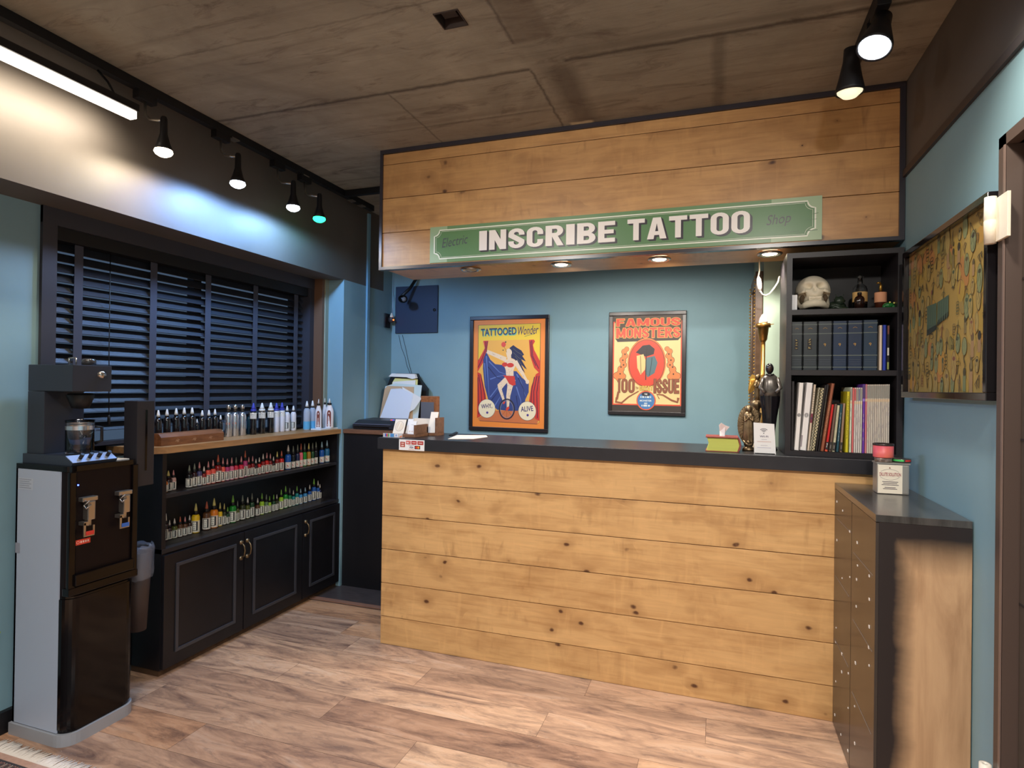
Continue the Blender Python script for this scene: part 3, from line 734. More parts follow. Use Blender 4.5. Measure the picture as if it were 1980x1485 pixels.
def label_art(r, z0, z1, style, seed):
    rr = random.Random(seed); a = Art(); wrap = r*PI*1.55
    a.rect(-wrap/2, wrap/2, z0, z1, (236, 232, 220)); a.up(); h = z1-z0
    if style == 'ink':
        w = r*1.25; a.rect(-w/2, w/2, z0+h*.14, z1-h*.05, (16, 20, 30)); a.up()
        a.rect(-w*.40, w*.22, z0+h*.19, z1-h*.10, (228, 226, 214)); a.up()
        for q in range(3): a.rect(-w*.30, w*(.02+.06*q), z0+h*(.30+.18*q), z0+h*(.36+.18*q), (96, 96, 100))
    elif style == 'red':
        a.line([(-r*.2, z0+h*.15), (r*.25, z0+h*.3), (-r*.1, z0+h*.55), (r*.3, z0+h*.9)], r*.38, (196, 96, 88)); a.rect(-r*.1, r*.6, z0+h*.05, z0+h*.10, (120, 110, 104))
    elif style == 'lash':
        a.line([(-r*.5, z0+h*.62), (-r*.1, z0+h*.8), (r*.4, z0+h*.62)], h*.08, (70, 60, 62)); a.rect(-r*.3, r*.3, z0+h*.3, z0+h*.34, (150, 146, 144))
    elif style == 'brown':
        pass
    return a
def wrap_label(a, r, name, parent):
    n = 0; out = Art()
    for pts, col, k in a.f:          # cut rectangles into strips so that they follow the curve
        if len(pts) == 4 and abs(pts[0][1]-pts[1][1]) < 1e-7 and abs(pts[2][1]-pts[3][1]) < 1e-7:
            u0, u1, v0, v1 = pts[0][0], pts[1][0], pts[0][1], pts[2][1]; m_ = max(1, int(abs(u1-u0)/r/.35))
            for i in range(m_):
                out.f.append(([(u0+(u1-u0)*i/m_, v0), (u0+(u1-u0)*(i+1)/m_, v0), (u0+(u1-u0)*(i+1)/m_, v1), (u0+(u1-u0)*i/m_, v1)], col, k))
        else: out.f.append((pts, col, k))
    def bend(u, v, d):
        t = u/r; R = r*1.012+d; return Vector((R*math.sin(t), -R*math.cos(t), v))
    return out.lay(name, M['print'], (0, 0, 0), EX, EZ, parent, bend=bend, local=True, step=.0002)
def bottle_proto(name, label, group, body, lab=None, cap=None, noz=None, bm_=None, capm=None, nozm=None, r=.016, cat='bottle', seg=16, lstyle='ink', extra=None):
    t = thing(name, label, cat, (0, 0, 0), 0, group)
    MB().lathe(body, seg=seg).build('body', bm_, t, local=True)
    if lab: wrap_label(label_art(r, lab[0], lab[1], lstyle, 3), r, 'label', t)
    if cap: MB().lathe(cap, seg=seg).build('collar', capm or M['cap'], t, local=True)
    if noz: MB().lathe(noz, seg=seg).build('nozzle', nozm or M['nozz'], t, local=True)
    return t
R0, H0 = .016, .13
PB = [(0, 0), (R0*.92, 0), (R0, .002), (R0, H0*.54), (R0*.80, H0*.60), (R0*.5, H0*.63), (0, H0*.63)]
PC = [(0, H0*.60), (R0*.62, H0*.60), (R0*.62, H0*.72), (R0*.50, H0*.735), (0, H0*.735)]
PN = [(0, H0*.73), (R0*.40, H0*.73), (R0*.36, H0*.80), (R0*.12, H0*.985), (0, H0)]
used = {'a': 0}
protoA = bottle_proto('ink_bottle', '', 'tattoo ink bottles on the open shelves', PB, (.004, H0*.42), PC, PN, ink('black'))
protoB = bottle_proto('ink_bottle', '', 'tattoo ink bottles on the open shelves', PB, (.004, H0*.30), PC, PN, ink('black'), lstyle='red')
first = {}
def put_bottle(proto, key, p, r, h, label, color=None, rz=-.95, noz=None):
    sc = (r/R0, r/R0, h/H0)
    if key not in first:
        first[key] = 1; o = proto; o.location = p; o.rotation_euler = (0, 0, rz); o.scale = sc; o['label'] = label
    else: o = dup(proto, p, rz, label, sc)
    if color:
        for c in o.children:
            if c.name.startswith('body'): recol(c, ink(color))
            if noz and c.name.startswith('nozzle'): recol(c, noz)
    return o
def faces(p):        # turn a bottle's label towards the middle of the room
    return math.atan2(1.2-p.x, p.y+2.6)*.9
class Placer:
    def __init__(s, lo, hi): s.l = []; s.lo = lo; s.hi = hi
    def put(s, px, by, r, X):
        best = None
        for dx in (0, -.006, .006, -.012, .012, -.018, .018, -.024, .024, -.03, .03, -.037, .037, -.045, .045, -.055, -.065, -.075):
            x = X+dx
            if x-r < s.lo or x+r > s.hi: continue
            y = at(px, by, 'x', x).y
            gap = min([math.hypot(x-a, y-b)-c-r for a, b, c in s.l[-8:]]+[1])
            if gap > .0006: best = (x, y, r); break
            if best is None or gap > best[3]: best = (x, y, r, gap)
        if len(best) == 4: best = (best[0], best[1], max(r*.6, r+best[3]-.001))
        s.l.append(best[:3]); return best[:3]
NT_ = {'y': mat('yellow_nozzle', (214, 200, 120), .4), 'r': mat('reddish_nozzle', (186, 96, 70), .4), 'g': mat('green_nozzle', (120, 176, 70), .4), 'p': mat('pink_nozzle', (206, 140, 140), .4), 'b': mat('pale_blue_nozzle', (150, 180, 196), .4), 'w': M['nozz'], 'd': mat('dim_nozzle', (120, 126, 112), .4)}
rows = {
 'upper': (.8506, -.822, [
  (317, 954, 13, 918, 'orange', 'w', 'A'), (325, 950, 14, 909, 'dark maroon', 'y', 'A'), (335, 947.5, 10, 907.5, 'blush', 'p', 'A'),
  (365.5, 942, 12, 897, 'black', 'd', 'A'), (375.5, 939.5, 11, 893, 'dark maroon', 'd', 'A'), (385, 938.5, 10, 891, 'violet', 'p', 'A'), (394, 938.5, 9.5, 901, 'dark red', 'w', 'A'),
  (402.3, 934.5, 10, 889, 'coral', 'p', 'A'), (411.5, 934, 10, 887.5, 'coral', 'p', 'A'), (421, 932.7, 12.5, 878, 'dark red', 'r', 'A'), (430.5, 932.3, 9, 885, 'coral', 'p', 'A'),
  (439, 928.5, 9, 884.5, 'magenta', 'p', 'A'), (447.5, 927.5, 9, 883, 'pink', 'p', 'A'), (456, 925.8, 8.5, 882, 'crimson', 'd', 'A'), (466, 925.5, 10.5, 882, 'crimson', 'p', 'A'), (473.5, 922.8, 9.5, 870, 'magenta', 'r', 'A'),
  (480.5, 921, 8, 882, 'dark red', 'p', 'A'), (488, 919.5, 8, 880, 'dark red', 'p', 'A'), (494.5, 919, 7.5, 886, 'dark maroon', 'w', 'A'), (501, 918, 7.5, 883.5, 'scarlet', 'w', 'A'),
  (508.3, 915.8, 8.5, 875.6, 'dark red', 'w', 'A'), (515.5, 915.3, 8, 874.5, 'scarlet', 'p', 'A'), (522.3, 913, 7.5, 875, 'dark red', 'p', 'A'), (528.5, 912, 7, 881, 'dark maroon', 'w', 'A'), (535.5, 910.5, 8, 871, 'dark red', 'y', 'A'), (544, 909.5, 9, 870, 'scarlet', 'r', 'A'),
  (556.7, 907.3, 11.5, 859, 'blue', 'w', 'B'), (566.5, 904, 8.5, 859, 'black', 'd', 'B'), (575, 904, 8.5, 858, 'navy', 'd', 'B'), (581.5, 903.6, 8, 857, 'rose', 'r', 'B'), (588.5, 901.5, 8, 856, 'green', 'd', 'B'),
  (596.5, 900.4, 8.5, 855.8, 'ochre', 'y', 'B'), (604, 898.9, 7.5, 855, 'dark green', 'd', 'B'), (610.5, 897.8, 7.5, 853, 'black', 'd', 'B'), (621.8, 895.7, 9.5, 853, 'blue', 'b', 'B'), (631.8, 895.7, 10.2, 852, 'steel blue', 'b', 'B')]),
 'lower': (.5956, -.885, [
  (320.5, 1046, 8, 992, 'dark maroon', 'w', 'A'), (327.5, 1036.8, 9, 998, 'dark maroon', 'w', 'A'), (337, 1035.5, 11, 996, 'olive', 'w', 'A'), (348, 1032.7, 9, 992, 'brown', 'r', 'A'), (357.5, 1029, 9, 991, 'brown', 'p', 'A'), (366.3, 1026.4, 9, 988, 'dark brown', 'w', 'A'),
  (378, 1025, 15, 967, 'yellow', 'y', 'A'), (399, 1019, 14.5, 963, 'brown', 'r', 'A'), (413.3, 1019.5, 15, 961, 'orange', 'y', 'A'), (425, 1016.4, 9, 970, 'yellow', 'y', 'A'), (433.2, 1009.5, 7.5, 967, 'dark olive', 'y', 'A'), (440, 1006.8, 7.5, 973, 'dark green', 'g', 'A'),
  (449.8, 1005, 13, 951, 'green', 'g', 'A'), (459, 1002.7, 7, 962, 'olive', 'd', 'A'), (468.5, 1001, 11, 952, 'dark olive', 'd', 'A'), (478.5, 998.5, 9, 956, 'olive', 'w', 'A'), (486.8, 997, 9, 949, 'dark green', 'd', 'A'),
  (497.8, 993, 9, 957.7, 'brown', 'w', 'A'), (506, 991, 9, 948.7, 'lime', 'g', 'A'), (514.6, 988.5, 8, 951, 'grey green', 'd', 'A'), (521, 985.8, 6.5, 953, 'lime', 'g', 'A'), (528.8, 984.8, 7, 951.7, 'dark green', 'g', 'A'), (535, 981.6, 6.5, 949.5, 'dark olive', 'w', 'A'),
  (543.3, 980, 8.5, 941, 'lime', 'g', 'A'), (551.8, 977.9, 8.5, 934, 'green', 'g', 'A'), (559.8, 975.7, 7.5, 938, 'emerald', 'd', 'A'), (567, 973.3, 7, 942, 'teal', 'w', 'A'), (573.8, 972.6, 7, 935, 'teal', 'g', 'A'),
  (581, 971.5, 7.5, 941, 'light blue', 'b', 'A'), (589.8, 971, 8, 940.5, 'light blue', 'b', 'A'), (598.5, 966.5, 7.5, 933, 'blue', 'w', 'A'), (606.5, 965, 9, 922, 'blue', 'g', 'A'), (614.4, 964, 7, 927, 'blue', 'w', 'A'), (620.6, 959.3, 6, 930, 'navy', 'w', 'A'), (627.2, 957.9, 6, 929, 'navy', 'w', 'A')])}
for rn, (z, X, lst) in rows.items():
    pl = Placer(-.934, XC-.008)
    for i, (px, by, w, ty, col, nz, kd) in enumerate(lst):
        q = at(px, by, 'x', X); depth = (Vector((X, q.y, z))-CP).dot(CF)
        r = w*depth/FOC/2; h = (by-ty-1.5)*depth/FOC*1.0
        x, y, r = pl.put(px, by, r, X); p = Vector((x, min(y, .664-r), z))
        size = 'large ' if w > 12.6 else ''
        prev = lst[i-1][4] if i else None
        wh = f'leftmost on the {rn} shelf' if i == 0 else (f'rightmost on the {rn} shelf' if i == len(lst)-1 else None)
        if wh is None:
            n = sum(1 for e in lst[:i+1] if e[4] == col); tot = sum(1 for e in lst if e[4] == col)
            ordn = ['', 'first', 'second', 'third', 'fourth', 'fifth', 'sixth', 'seventh', 'eighth']
            which = 'the only one so coloured' if tot == 1 else f'{ordn[n]} such from left'
            wh = f'on {rn} shelf, {which}'
        lab = f'{size}{col} ink bottle {wh}'
        put_bottle(protoA if kd == 'A' else protoB, kd, p, r, h, lab, col, faces(p), NT_[nz])

# bottles on the oak board
ZB = 1.0755
def onboard(px, by, X=None):
    q = at(px, by, 'x', X if X else -.925); return Vector((X if X else -.925, q.y, ZB))
def rh(p, w, dy):
    d = (p-CP).dot(CF); return w*d/FOC/2, dy*d/FOC
M['dark_liq'] = mat('dark_liquid_bottle', (24, 20, 22), .08, coat=.8)
SB = [(0, 0), (R0*.94, 0), (R0, .002), (R0, H0*.62), (R0*.86, H0*.70), (R0*.5, H0*.76), (0, H0*.76)]
SC_ = [(0, H0*.755), (R0*.56, H0*.755), (R0*.56, H0*.80), (0, H0*.805)]
SN = [(0, H0*.80), (R0*.50, H0*.80), (R0*.42, H0*.86), (R0*.2, H0*.985), (0, H0)]
whiten = mat('white_nozzle', (236, 238, 236), .4); bluen = mat('blue_nozzle', (62, 70, 176), .4)
sq = bottle_proto('squeeze_bottle', '', 'squeeze bottles on the oak board', SB, None, SC_, SN, M['dark_liq'], nozm=whiten)
k1 = [(305.5, 843, 13.5, 778.5, 'tall dark squeeze bottle with white nozzle, leftmost behind the wooden box'), (322.3, 843, 13.5, 778, 'tall dark squeeze bottle, second from the left behind the wooden box'),
      (340, 843, 13.5, 778, 'tall dark squeeze bottle in the middle behind the wooden box'), (355.5, 842, 13.5, 777.3, 'tall dark squeeze bottle, fourth of five behind the wooden box'),
      (370.8, 841, 13.5, 777.6, 'tall dark squeeze bottle, last of the tall five behind the wooden box'), (380.6, 843, 7, 803, 'tiny dark bottle with white nozzle between tall and medium bottles'),
      (390.3, 846, 12, 790, 'medium dark squeeze bottle right beside the tiny dark one'), (403.2, 845.5, 12, 790, 'medium dark squeeze bottle in the middle of three at the wooden box end'), (415, 845, 11.5, 789, 'medium dark squeeze bottle nearest the small labelled one')]
BPL = Placer(-.978, -.76)
def settle(px, by, p, r):
    x, y, r = BPL.put(px, by, r, p.x); return Vector((x, y, p.z)), r
for i, (px, by, w, ty, lab) in enumerate(k1):
    p = onboard(px, by, -.935); r, h = rh(p, w, by-ty); p, r = settle(px, by, p, r); put_bottle(sq, 'sq', p, r, h, lab)
def white_label(o, r, z0, z1, style='lash'):
    return wrap_label(label_art(r, z0, z1, style, 2), r, 'label', o)
def bottle_at(px, by, w, ty, lab, bodym, X=-.925, noz=whiten, capm=None, labz=None, lstyle='lash', name='squeeze_bottle', group='squeeze bottles on the oak board', prof=None, col=None):
    p = onboard(px, by, X); r, h = rh(p, w, by-ty); p, r = settle(px, by, p, r); t = thing(name, lab, 'bottle', p, faces(p), group)
    f = lambda P: [(a/R0*r, b/H0*h) for a, b in P]
    MB().lathe(f(prof or SB), seg=20).build('body', bodym, t, local=True)
    MB().lathe(f(SC_ if not col else col[0]), seg=18).build('collar', capm or M['cap'], t, local=True)
    MB().lathe(f(SN if not col else col[1]), seg=18).build('nozzle', noz, t, local=True)
    if labz: wrap_label(label_art(r, labz[0]*h, labz[1]*h, lstyle, 2), r, 'label', t)
    return t
bottle_at(426, 843.6, 9, 800, 'small dark bottle with white label beside the steel flasks', M['dark_liq'], labz=(.10, .34))
for px, by, lab in ((441, 844.5, 'polished steel flask with orange mark, leftmost of three'), (453.8, 843.5, 'polished steel flask with orange mark, in the middle of three'), (468, 842.3, 'plain polished steel flask, rightmost of three')):
    p = onboard(px, by, -.925); r, h = rh(p, 13.8, by-782.7); p, r = settle(px, by, p, r); t = thing('steel_flask', lab, 'flask', p, faces(p), 'steel flasks on the oak board')
    MB().lathe([(0, 0), (r*.94, 0), (r, .003), (r, h*.62), (r*.9, h*.70), (r*.62, h*.75), (r*.45, h*.76), (0, h*.765)], seg=24).build('body', M['steel'], t, local=True)
    MB().lathe([(0, h*.755), (r*.42, h*.755), (r*.42, h*.87), (0, h*.87)], seg=18).build('neck', mat('smoked_neck', (60, 56, 50), .2), t, local=True)
    MB().lathe([(0, h*.865), (r*.56, h*.865), (r*.60, h*.90), (r*.56, h*.99), (0, h)], seg=18).build('cap', M['chrome'], t, local=True)
    if 'orange' in lab:
        a = Art(); a.ell(0, h*.42, r*.45, h*.035, (222, 110, 70)); wrap_label(a, r, 'mark', t)
bottle_at(481, 840, 8, 795, 'dark teal bottle half hidden between flasks and blue nozzle bottle', mat('teal_glass', (14, 60, 72), .1, coat=.5), X=-.955, noz=M['cap'])
BB = [(0, 0), (R0*.96, 0), (R0, .002), (R0, H0*.70), (R0*.86, H0*.725), (0, H0*.73)]
BC = [(0, H0*.725), (R0*.88, H0*.725), (R0*.86, H0*.79), (0, H0*.80)]
BN = [(0, H0*.79), (R0*.80, H0*.79), (R0*.50, H0*.87), (R0*.22, H0*.985), (0, H0)]
mw = mat('milky_white_bottle', (232, 228, 230), .3, coat=.3)
for px, by, bodym, nm, noz, lab, lz in ((489.3, 839.2, M['dark_liq'], 12, bluen, 'black bottle with blue nozzle and white label beside the flasks', (.50, .69)), (506, 837.8, M['dark_liq'], 13, whiten, 'black bottle with white nozzle left of its twin', (.50, .69)),
                                   (523, 836.8, M['dark_liq'], 12.5, whiten, 'black bottle with white nozzle next to the white bottles', (.50, .69)), (534, 834.9, mw, 11, bluen, 'white bottle with blue nozzle right beside the black bottles', (.52, .70)), (544.7, 834.7, mw, 11, bluen, 'white bottle with blue nozzle, right one of the two', (.52, .70))):
    bottle_at(px, by, nm, 778.3, lab, bodym, noz=noz, capm=noz, labz=lz, prof=BB, col=(BC, BN))
for px, by, lab in ((554.6, 834, 'small white bottle with boxed label behind the last blue nozzle bottle'), (566.8, 833, 'small white bottle with boxed label standing alone left of the clear ones')):
    bottle_at(px, by, 11, 785, lab, mw, labz=(.06, .36), lstyle='ink')
clr = mat('clear_water_bottle', (196, 206, 222), .1, coat=.6, alpha=.75); blb = mat('sky_blue_band', (98, 178, 222), .5)
for px, by, lab in ((592.8, 830.6, 'clear bottle with sky blue band label, left of the pair'), (603.8, 830.4, 'clear bottle with sky blue band label, touching the brown labelled bottle')):
    t = bottle_at(px, by, 12.5, 774, lab, clr, X=-.87)
    r, h = rh(t.location, 12.5, by-774); r = min(r, BPL.l[-1][2])
    MB().lathe([(r*1.01, h*.04), (r*1.01, h*.30)], seg=20, cap=False).build('band', blb, t, local=True)
wq = [at(*q, 'z', ZB+.010) for q in ((604, 831.5), (652, 827), (654, 824.5))]
wp = MB().box(-.850, -.772, .50, .690, ZB+.0003, ZB+.010, .002).build('white_tray', M['white']); tag(wp, 'flat white tray at the column end of the oak board', 'tray')
brl = mat('brown_panel_label', (132, 62, 50), .4)
for px, w, X, lab in ((615.5, 12, -.815, 'white bottle with brown arched label, left of the three on the tray'), (627.5, 8.5, -.842, 'white bottle behind, between the two brown labelled bottles'), (636.5, 16, -.790, 'wide white bottle with brown label, rightmost on the oak board')):
    q = at(px, 825, 'x', X); p = Vector((X, q.y, ZB+.0105)); r, h = rh(p, w, 825-768); t = thing('lotion_bottle', lab, 'bottle', p, faces(p), 'white lotion bottles on the tray')
    MB().lathe([(0, 0), (r*.96, 0), (r, .003), (r, h*.55), (r*.9, h*.62), (r*.5, h*.76), (r*.46, h*.79), (0, h*.79)], seg=22, sy=.62).build('body', mw, t, local=True)
    MB().lathe([(0, h*.785), (r*.52, h*.785), (r*.52, h*.84), (0, h*.84)], seg=18).build('collar', M['cap'], t, local=True)
    MB().lathe([(0, h*.84), (r*.34, h*.84), (r*.08, h*.99), (0, h)], seg=16).build('nozzle', whiten, t, local=True)
    if 'behind' not in lab:
        a = Art(); hw = r*.48
        pts = [(-hw, h*.05), (hw, h*.05), (hw, h*.48)]+[(hw*math.cos(q_*PI/8), h*.48+h*.12*math.sin(q_*PI/8)) for q_ in range(1, 8)]+[(-hw, h*.48)]
        a.poly(pts, (128, 62, 52)); a.up(); a.rect(-hw*.7, hw*.7, h*.09, h*.12, (236, 220, 210)); a.ell(0, h*.50, hw*.3, h*.03, (236, 214, 206), 10); a.rect(-hw*.25, hw*.25, h*.24, h*.36, (212, 184, 178))
        def bend(u, v, d, r=r): return Vector((u, -(r*.63*math.sqrt(max(0, 1-(u/r)**2))+.0012+d), v))
        a.lay('label', M['print'], (0, 0, 0), EX, EZ, t, bend=bend, local=True)
# wooden block box with brushed characters
pA = at(318, 858.5, 'z', ZB); pB = at(416, 851, 'z', ZB)
wb = thing('wooden_box', 'long varnished wooden box with brushed writing on its sloping lid', 'box', (-.805, -.50, ZB))
WX0, WX1, WYa, WYb = -.870, -.795, -.668, -.290
b = MB(); b.prism([(WX0, ZB), (WX1, ZB), (WX1, ZB+.040), (WX1-.018, ZB+.058), (WX0+.018, ZB+.058), (WX0, ZB+.040)], WYa, WYb, 'xz'); b.build('body', M['walnut'], wb)
a = Art(); rr = random.Random(4)
for c_ in range(5):
    u = .045+c_*.073
    for s_ in range(3):
        uu = u+s_*.014; 
        for q in range(3):
            x, y = uu+rr.uniform(-.003, .003), .018+rr.uniform(-.009, .009); a.line([(x, y), (x+rr.uniform(-.006, .007), y+rr.uniform(-.008, .008))], .0020, (54, 30, 22))
a.lay('brushed_writing', M['print'], (WX1-.019, WYa, ZB+.0584), EY, -EX, wb)
a = Art()
for u in (.09, .19, .29):
    a.line([(u-.012, .018), (u+.012, .024)], .003, (190, 140, 100)); a.line([(u-.008, .026), (u+.009, .014)], .003, (184, 134, 96)); a.line([(u, .012), (u+.003, .030)], .0025, (190, 142, 104))
a.lay('inlay', M['print'], (WX1+.0004, WYa, ZB), EY, EZ, wb)

# ================================================================== BLACK UNIT AND PRINTER
bx = thing('side_unit', 'tall plain black unit with a brown wooden top beside the column', 'cabinet', (-.55, 1.0, 0))
box('body', M['blacks'], XB+.002, -.385, .71, YB-.002, 0, 1.045, bx)
box('top', M['walnutx'], XB+.002, -.372, .70, YB-.002, 1.046, 1.074, bx, .002)
pr = thing('printer', 'low black portable printer with sloping lid on the black unit', 'printer', (-.53, .84, 1.075))
b = MB(); b.prism([(.735, 1.076), (.735, 1.108), (.80, 1.135), (1.0, 1.142), (1.02, 1.078)], -.690, -.365, 'yz'); bmesh.ops.bevel(b.bm, geom=list(b.bm.edges), offset=.006, segments=2, affect='EDGES'); b.build('body', mat('charcoal_plastic', (44, 44, 50), .4), pr)
box('front_slot', M['glossblack'], -.675, -.40, .731, .7365, 1.088, 1.096, pr); box('front_lip', mat('slate_lip', (82, 86, 104), .35), -.68, -.39, .7345, .745, 1.108, 1.114, pr)
b = MB(); b.box(-.44, -.43, .82, .835, 1.138, 1.1405); b.build('indicator', mat('indicator_glow', (255, 70, 60), .4, emit=2.), pr)
b = MB(); b.box(-.425, -.415, .82, .832, 1.138, 1.1405); b.build('indicator', mat('indicator_glow_blue', (90, 90, 255), .4, emit=2.), pr)
b = MB(); b.tube([(-.695, 1.00, 1.09), (-.715, 1.03, 1.085), (-.725, 1.07, 1.08)], .004, 6); b.build('power_cord', M['blacks'], pr)
# leaning papers and folders on the unit (bottom edges rest on the wooden top)
def leaning(name, pxs, y, zb, depth, m, label, cat, group=None, lean=.10, off=0.):
    """sheet whose corners are read off the photograph on the plane y, with its own thickness, leaning back a little"""
    t = MB(); pts = []
    for px, py in pxs:
        q = at(px, py, 'y', y); pts.append((q.x, max(q.z, zb)))
    zmin = min(p[1] for p in pts)
    f = [t.bm.verts.new((x, y+(z-zmin)*lean, z)) for x, z in pts]; g = [t.bm.verts.new((x, y+depth+(z-zmin)*lean, z)) for x, z in pts]
    n = len(f); t.bm.faces.new(f); t.bm.faces.new(g[::-1])
    for i in range(n): t.bm.faces.new((f[i], g[i], g[(i+1) % n], f[(i+1) % n]))
    o = t.build(name, m); tag(o, label, cat, group); return o
zb0 = 1.076
leaning('document_case', [(744, 836), (740, 760), (751, 727), (760, 721.5), (801, 722), (806, 732), (822, 752), (822, 836)], 1.215, zb0, .035, M['blacks'], 'upright black document case behind the heap of papers', 'case')
leaning('rolled_tube', [(751, 728), (757, 722), (801, 723), (804, 731), (797, 733), (786, 729.5), (762, 728.5)], 1.175, zb0, .03, M['paper'], 'white curled sheet bent over the top of the paper heap', 'paper')
leaning('folder', [(752, 832), (754, 740), (759, 731), (803, 733), (803, 832)], 1.165, zb0, .006, mat('pale_yellow_card', (226, 222, 150), .7), 'pale yellow card folder near the top of the heap', 'folder')
leaning('paper_sheet', [(755, 836), (755, 738), (799, 735), (800, 836)], 1.155, zb0, .002, M['paper'], 'white sheet in front of the yellow folder', 'paper', 'papers leaning behind the printer')
leaning('paper_sheet', [(733, 836), (741, 747), (760, 741), (812, 745), (806, 836)], 1.148, zb0, .002, mat('cool_paper', (206, 222, 224), .8), 'pale blue green sheet sticking out on both sides', 'paper', 'papers leaning behind the printer')
leaning('envelope', [(731, 840), (740, 752), (745, 746), (796, 748), (796, 840)], 1.138, zb0, .006, mat('kraft_paper', (206, 172, 138), .8), 'tan kraft envelope behind the big white sheet', 'envelope')
leaning('paper_sheet', [(786, 800), (775, 748), (814, 770), (801, 791)], 1.122, zb0, .002, M['paper'], 'white sheet turned askew with a corner pointing right', 'paper', 'papers leaning behind the printer')
leaning('paper_sheet', [(729, 838), (752, 752), (771, 751), (796, 762), (786, 838)], 1.110, zb0, .002, mat('bright_paper', (224, 230, 244), .8), 'large white sheet in front of the whole paper heap', 'paper', 'papers leaning behind the printer')
# electrical panel, hanging camera, plug, thin cables in the corner
ep = thing('electric_panel', 'flat navy painted electric panel door high in the corner', 'panel', (-.51, 1.32, 1.80))
box('door', M['navy'], -.70, -.335, YB-.016, YB-.001, 1.785, 2.15, ep, .004)
b = MB(); b.lathe([(.0, .0), (.012, .0), (.012, .004), (0, .004)], (-.36, YB-.02, 1.96), 12, 'y'); b.build('latch', M['blacks'], ep)
cm = thing('ceiling_camera', 'small black dome camera on a drooping arm in the corner', 'camera', (-.60, 1.16, 1.96))
b = MB(); b.tube([(-.50, 1.30, 2.22), (-.54, 1.25, 2.12), (-.585, 1.18, 2.04)], .012, 8); b.build('arm', M['blacks'], cm)
pc = at(779, 578, 'y', 1.15)
b = MB(); b.ball(pc, .036, (1, 1, .85), 16); b.build('housing', M['glossblack'], cm); b = MB(); b.ball(pc+Vector((.022, -.022, -.006)), .018, seg=12); b.build('eye', mat('lens_grey', (120, 120, 124), .1), cm)
b = MB(); b.tube([pc+Vector((0, .02, .02)), (-.585, 1.18, 2.04)], .010, 8); b.build('joint', M['blacks'], cm)
so = at(749, 618, 'x', XB)
sk = thing('wall_socket', 'black wall socket with white plug and orange light on the column', 'socket', (XB, so.y, so.z-.06))
box('plate', M['blacks'], XB, XB+.010, so.y-.05, so.y+.03, so.z-.065, so.z+.045, sk, .003)
b = MB(); b.ball((XB+.03, so.y+.005, so.z), .020, (1.2, .9, 1.3), 12); b.build('adaptor', mat('dark_grey_plastic', (62, 56, 58), .4), sk)
b = MB(); b.lathe([(.014, 0), (.013, .014), (.004, .036)], (XB+.035, so.y+.005, so.z+.016), 12); b.build('plug', M['cream'], sk)
b = MB(); b.ball((XB+.056, so.y-.004, so.z-.004), .006, seg=8); b.build('neon', mat('orange_neon', (255, 96, 40), .4, emit=6.), sk)
b = MB(); b.tube([(XB+.04, so.y+.005, so.z+.05), (XB+.03, so.y+.03, so.z+.18), (XB+.012, so.y+.06, 2.10), (XB+.012, so.y+.07, 2.3)], .003, 6); tag(b.build('thin_cable', mat('pale_cable', (150, 170, 184), .5)), 'thin pale cable rising from the socket on the column', 'cable')
for q, (lst, lab) in enumerate(((((771, 648), (776, 672), (783, 690), (787, 708), (793, 722)), 'thin dark cable hanging from the electric panel, left strand'), (((778, 648), (784, 672), (789, 696), (796, 722)), 'thin dark cable hanging from the electric panel, right strand'))):
    b = MB(); b.tube([at(a_, c_, 'y', YB-.006-.001*q) for a_, c_ in lst], .0014, 6); tag(b.build('thin_cable', mat('dark_cable', (34, 44, 54), .5)), lab, 'cable', 'cables below the electric panel')
# cable duct up the column
yy = at(709, 700, 'x', XB).y
tag(box('cable_duct', mat('pale_blue_duct', (118, 160, 184), .5), XB, XB+.014, yy-.022, yy+.006, 1.075, CEIL-.03), 'slim vertical cable duct up the column above the black unit', 'duct')

# ================================================================== POSTERS
def framed(name, x0, x1, z0, z1, lab, w=.028, d=.022):
    t = thing(name, lab, 'poster', ((x0+x1)/2, YB-d, z0))
    f = MB()
    for a in ((x0, x1, z0, z0+w), (x0, x1, z1-w, z1), (x0, x0+w, z0+w+.0002, z1-w-.0002), (x1-w, x1, z0+w+.0002, z1-w-.0002)): f.box(a[0], a[1], YB-d, YB-.001, a[2], a[3], .003)
    f.build('frame', M['frame'], t); return t
x0, x1, z0, z1 = -.062, .550, 1.053, 1.900
t = framed('framed_poster', x0, x1, z0, z1, 'framed orange circus poster of a tattooed woman riding a unicycle')
a = Art(); UW, VH = x1-x0-.056, z1-z0-.056    # sheet size .556 x .791
OR = (240, 140, 56); YE = (238, 200, 54); AM = (236, 176, 76); RD = (206, 58, 44); DR = (84, 30, 54); BL = (52, 68, 128); SK = (232, 208, 178); NV = (34, 36, 74)
def U(x): return (x-152)/(948-152)*UW      # read off the enlarged photograph, 1085 x 1485
def V(y): return (1355-y)/(1355-155)*VH
def P(*l): return [(U(l[i]), V(l[i+1])) for i in range(0, len(l), 2)]
a.rect(0, UW, 0, VH, OR); a.up()
fr_ = P(204, 212, 893, 205, 893, 1285, 868, 1305, 235, 1290, 205, 1260)
a.poly(fr_, YE); a.line(fr_, .004, (60, 42, 58), True); a.up()
a.poly(P(262, 385, 825, 380, 838, 400, 820, 430, 800, 470, 850, 520, 893, 620, 893, 1285, 870, 1303, 232, 1288, 205, 1262, 203, 615, 240, 540, 270, 470, 252, 410), AM); a.up()
a.poly(P(210, 1258, 400, 1170, 700, 1160, 893, 1240, 870, 1303, 232, 1288), (206, 116, 66)); a.up()
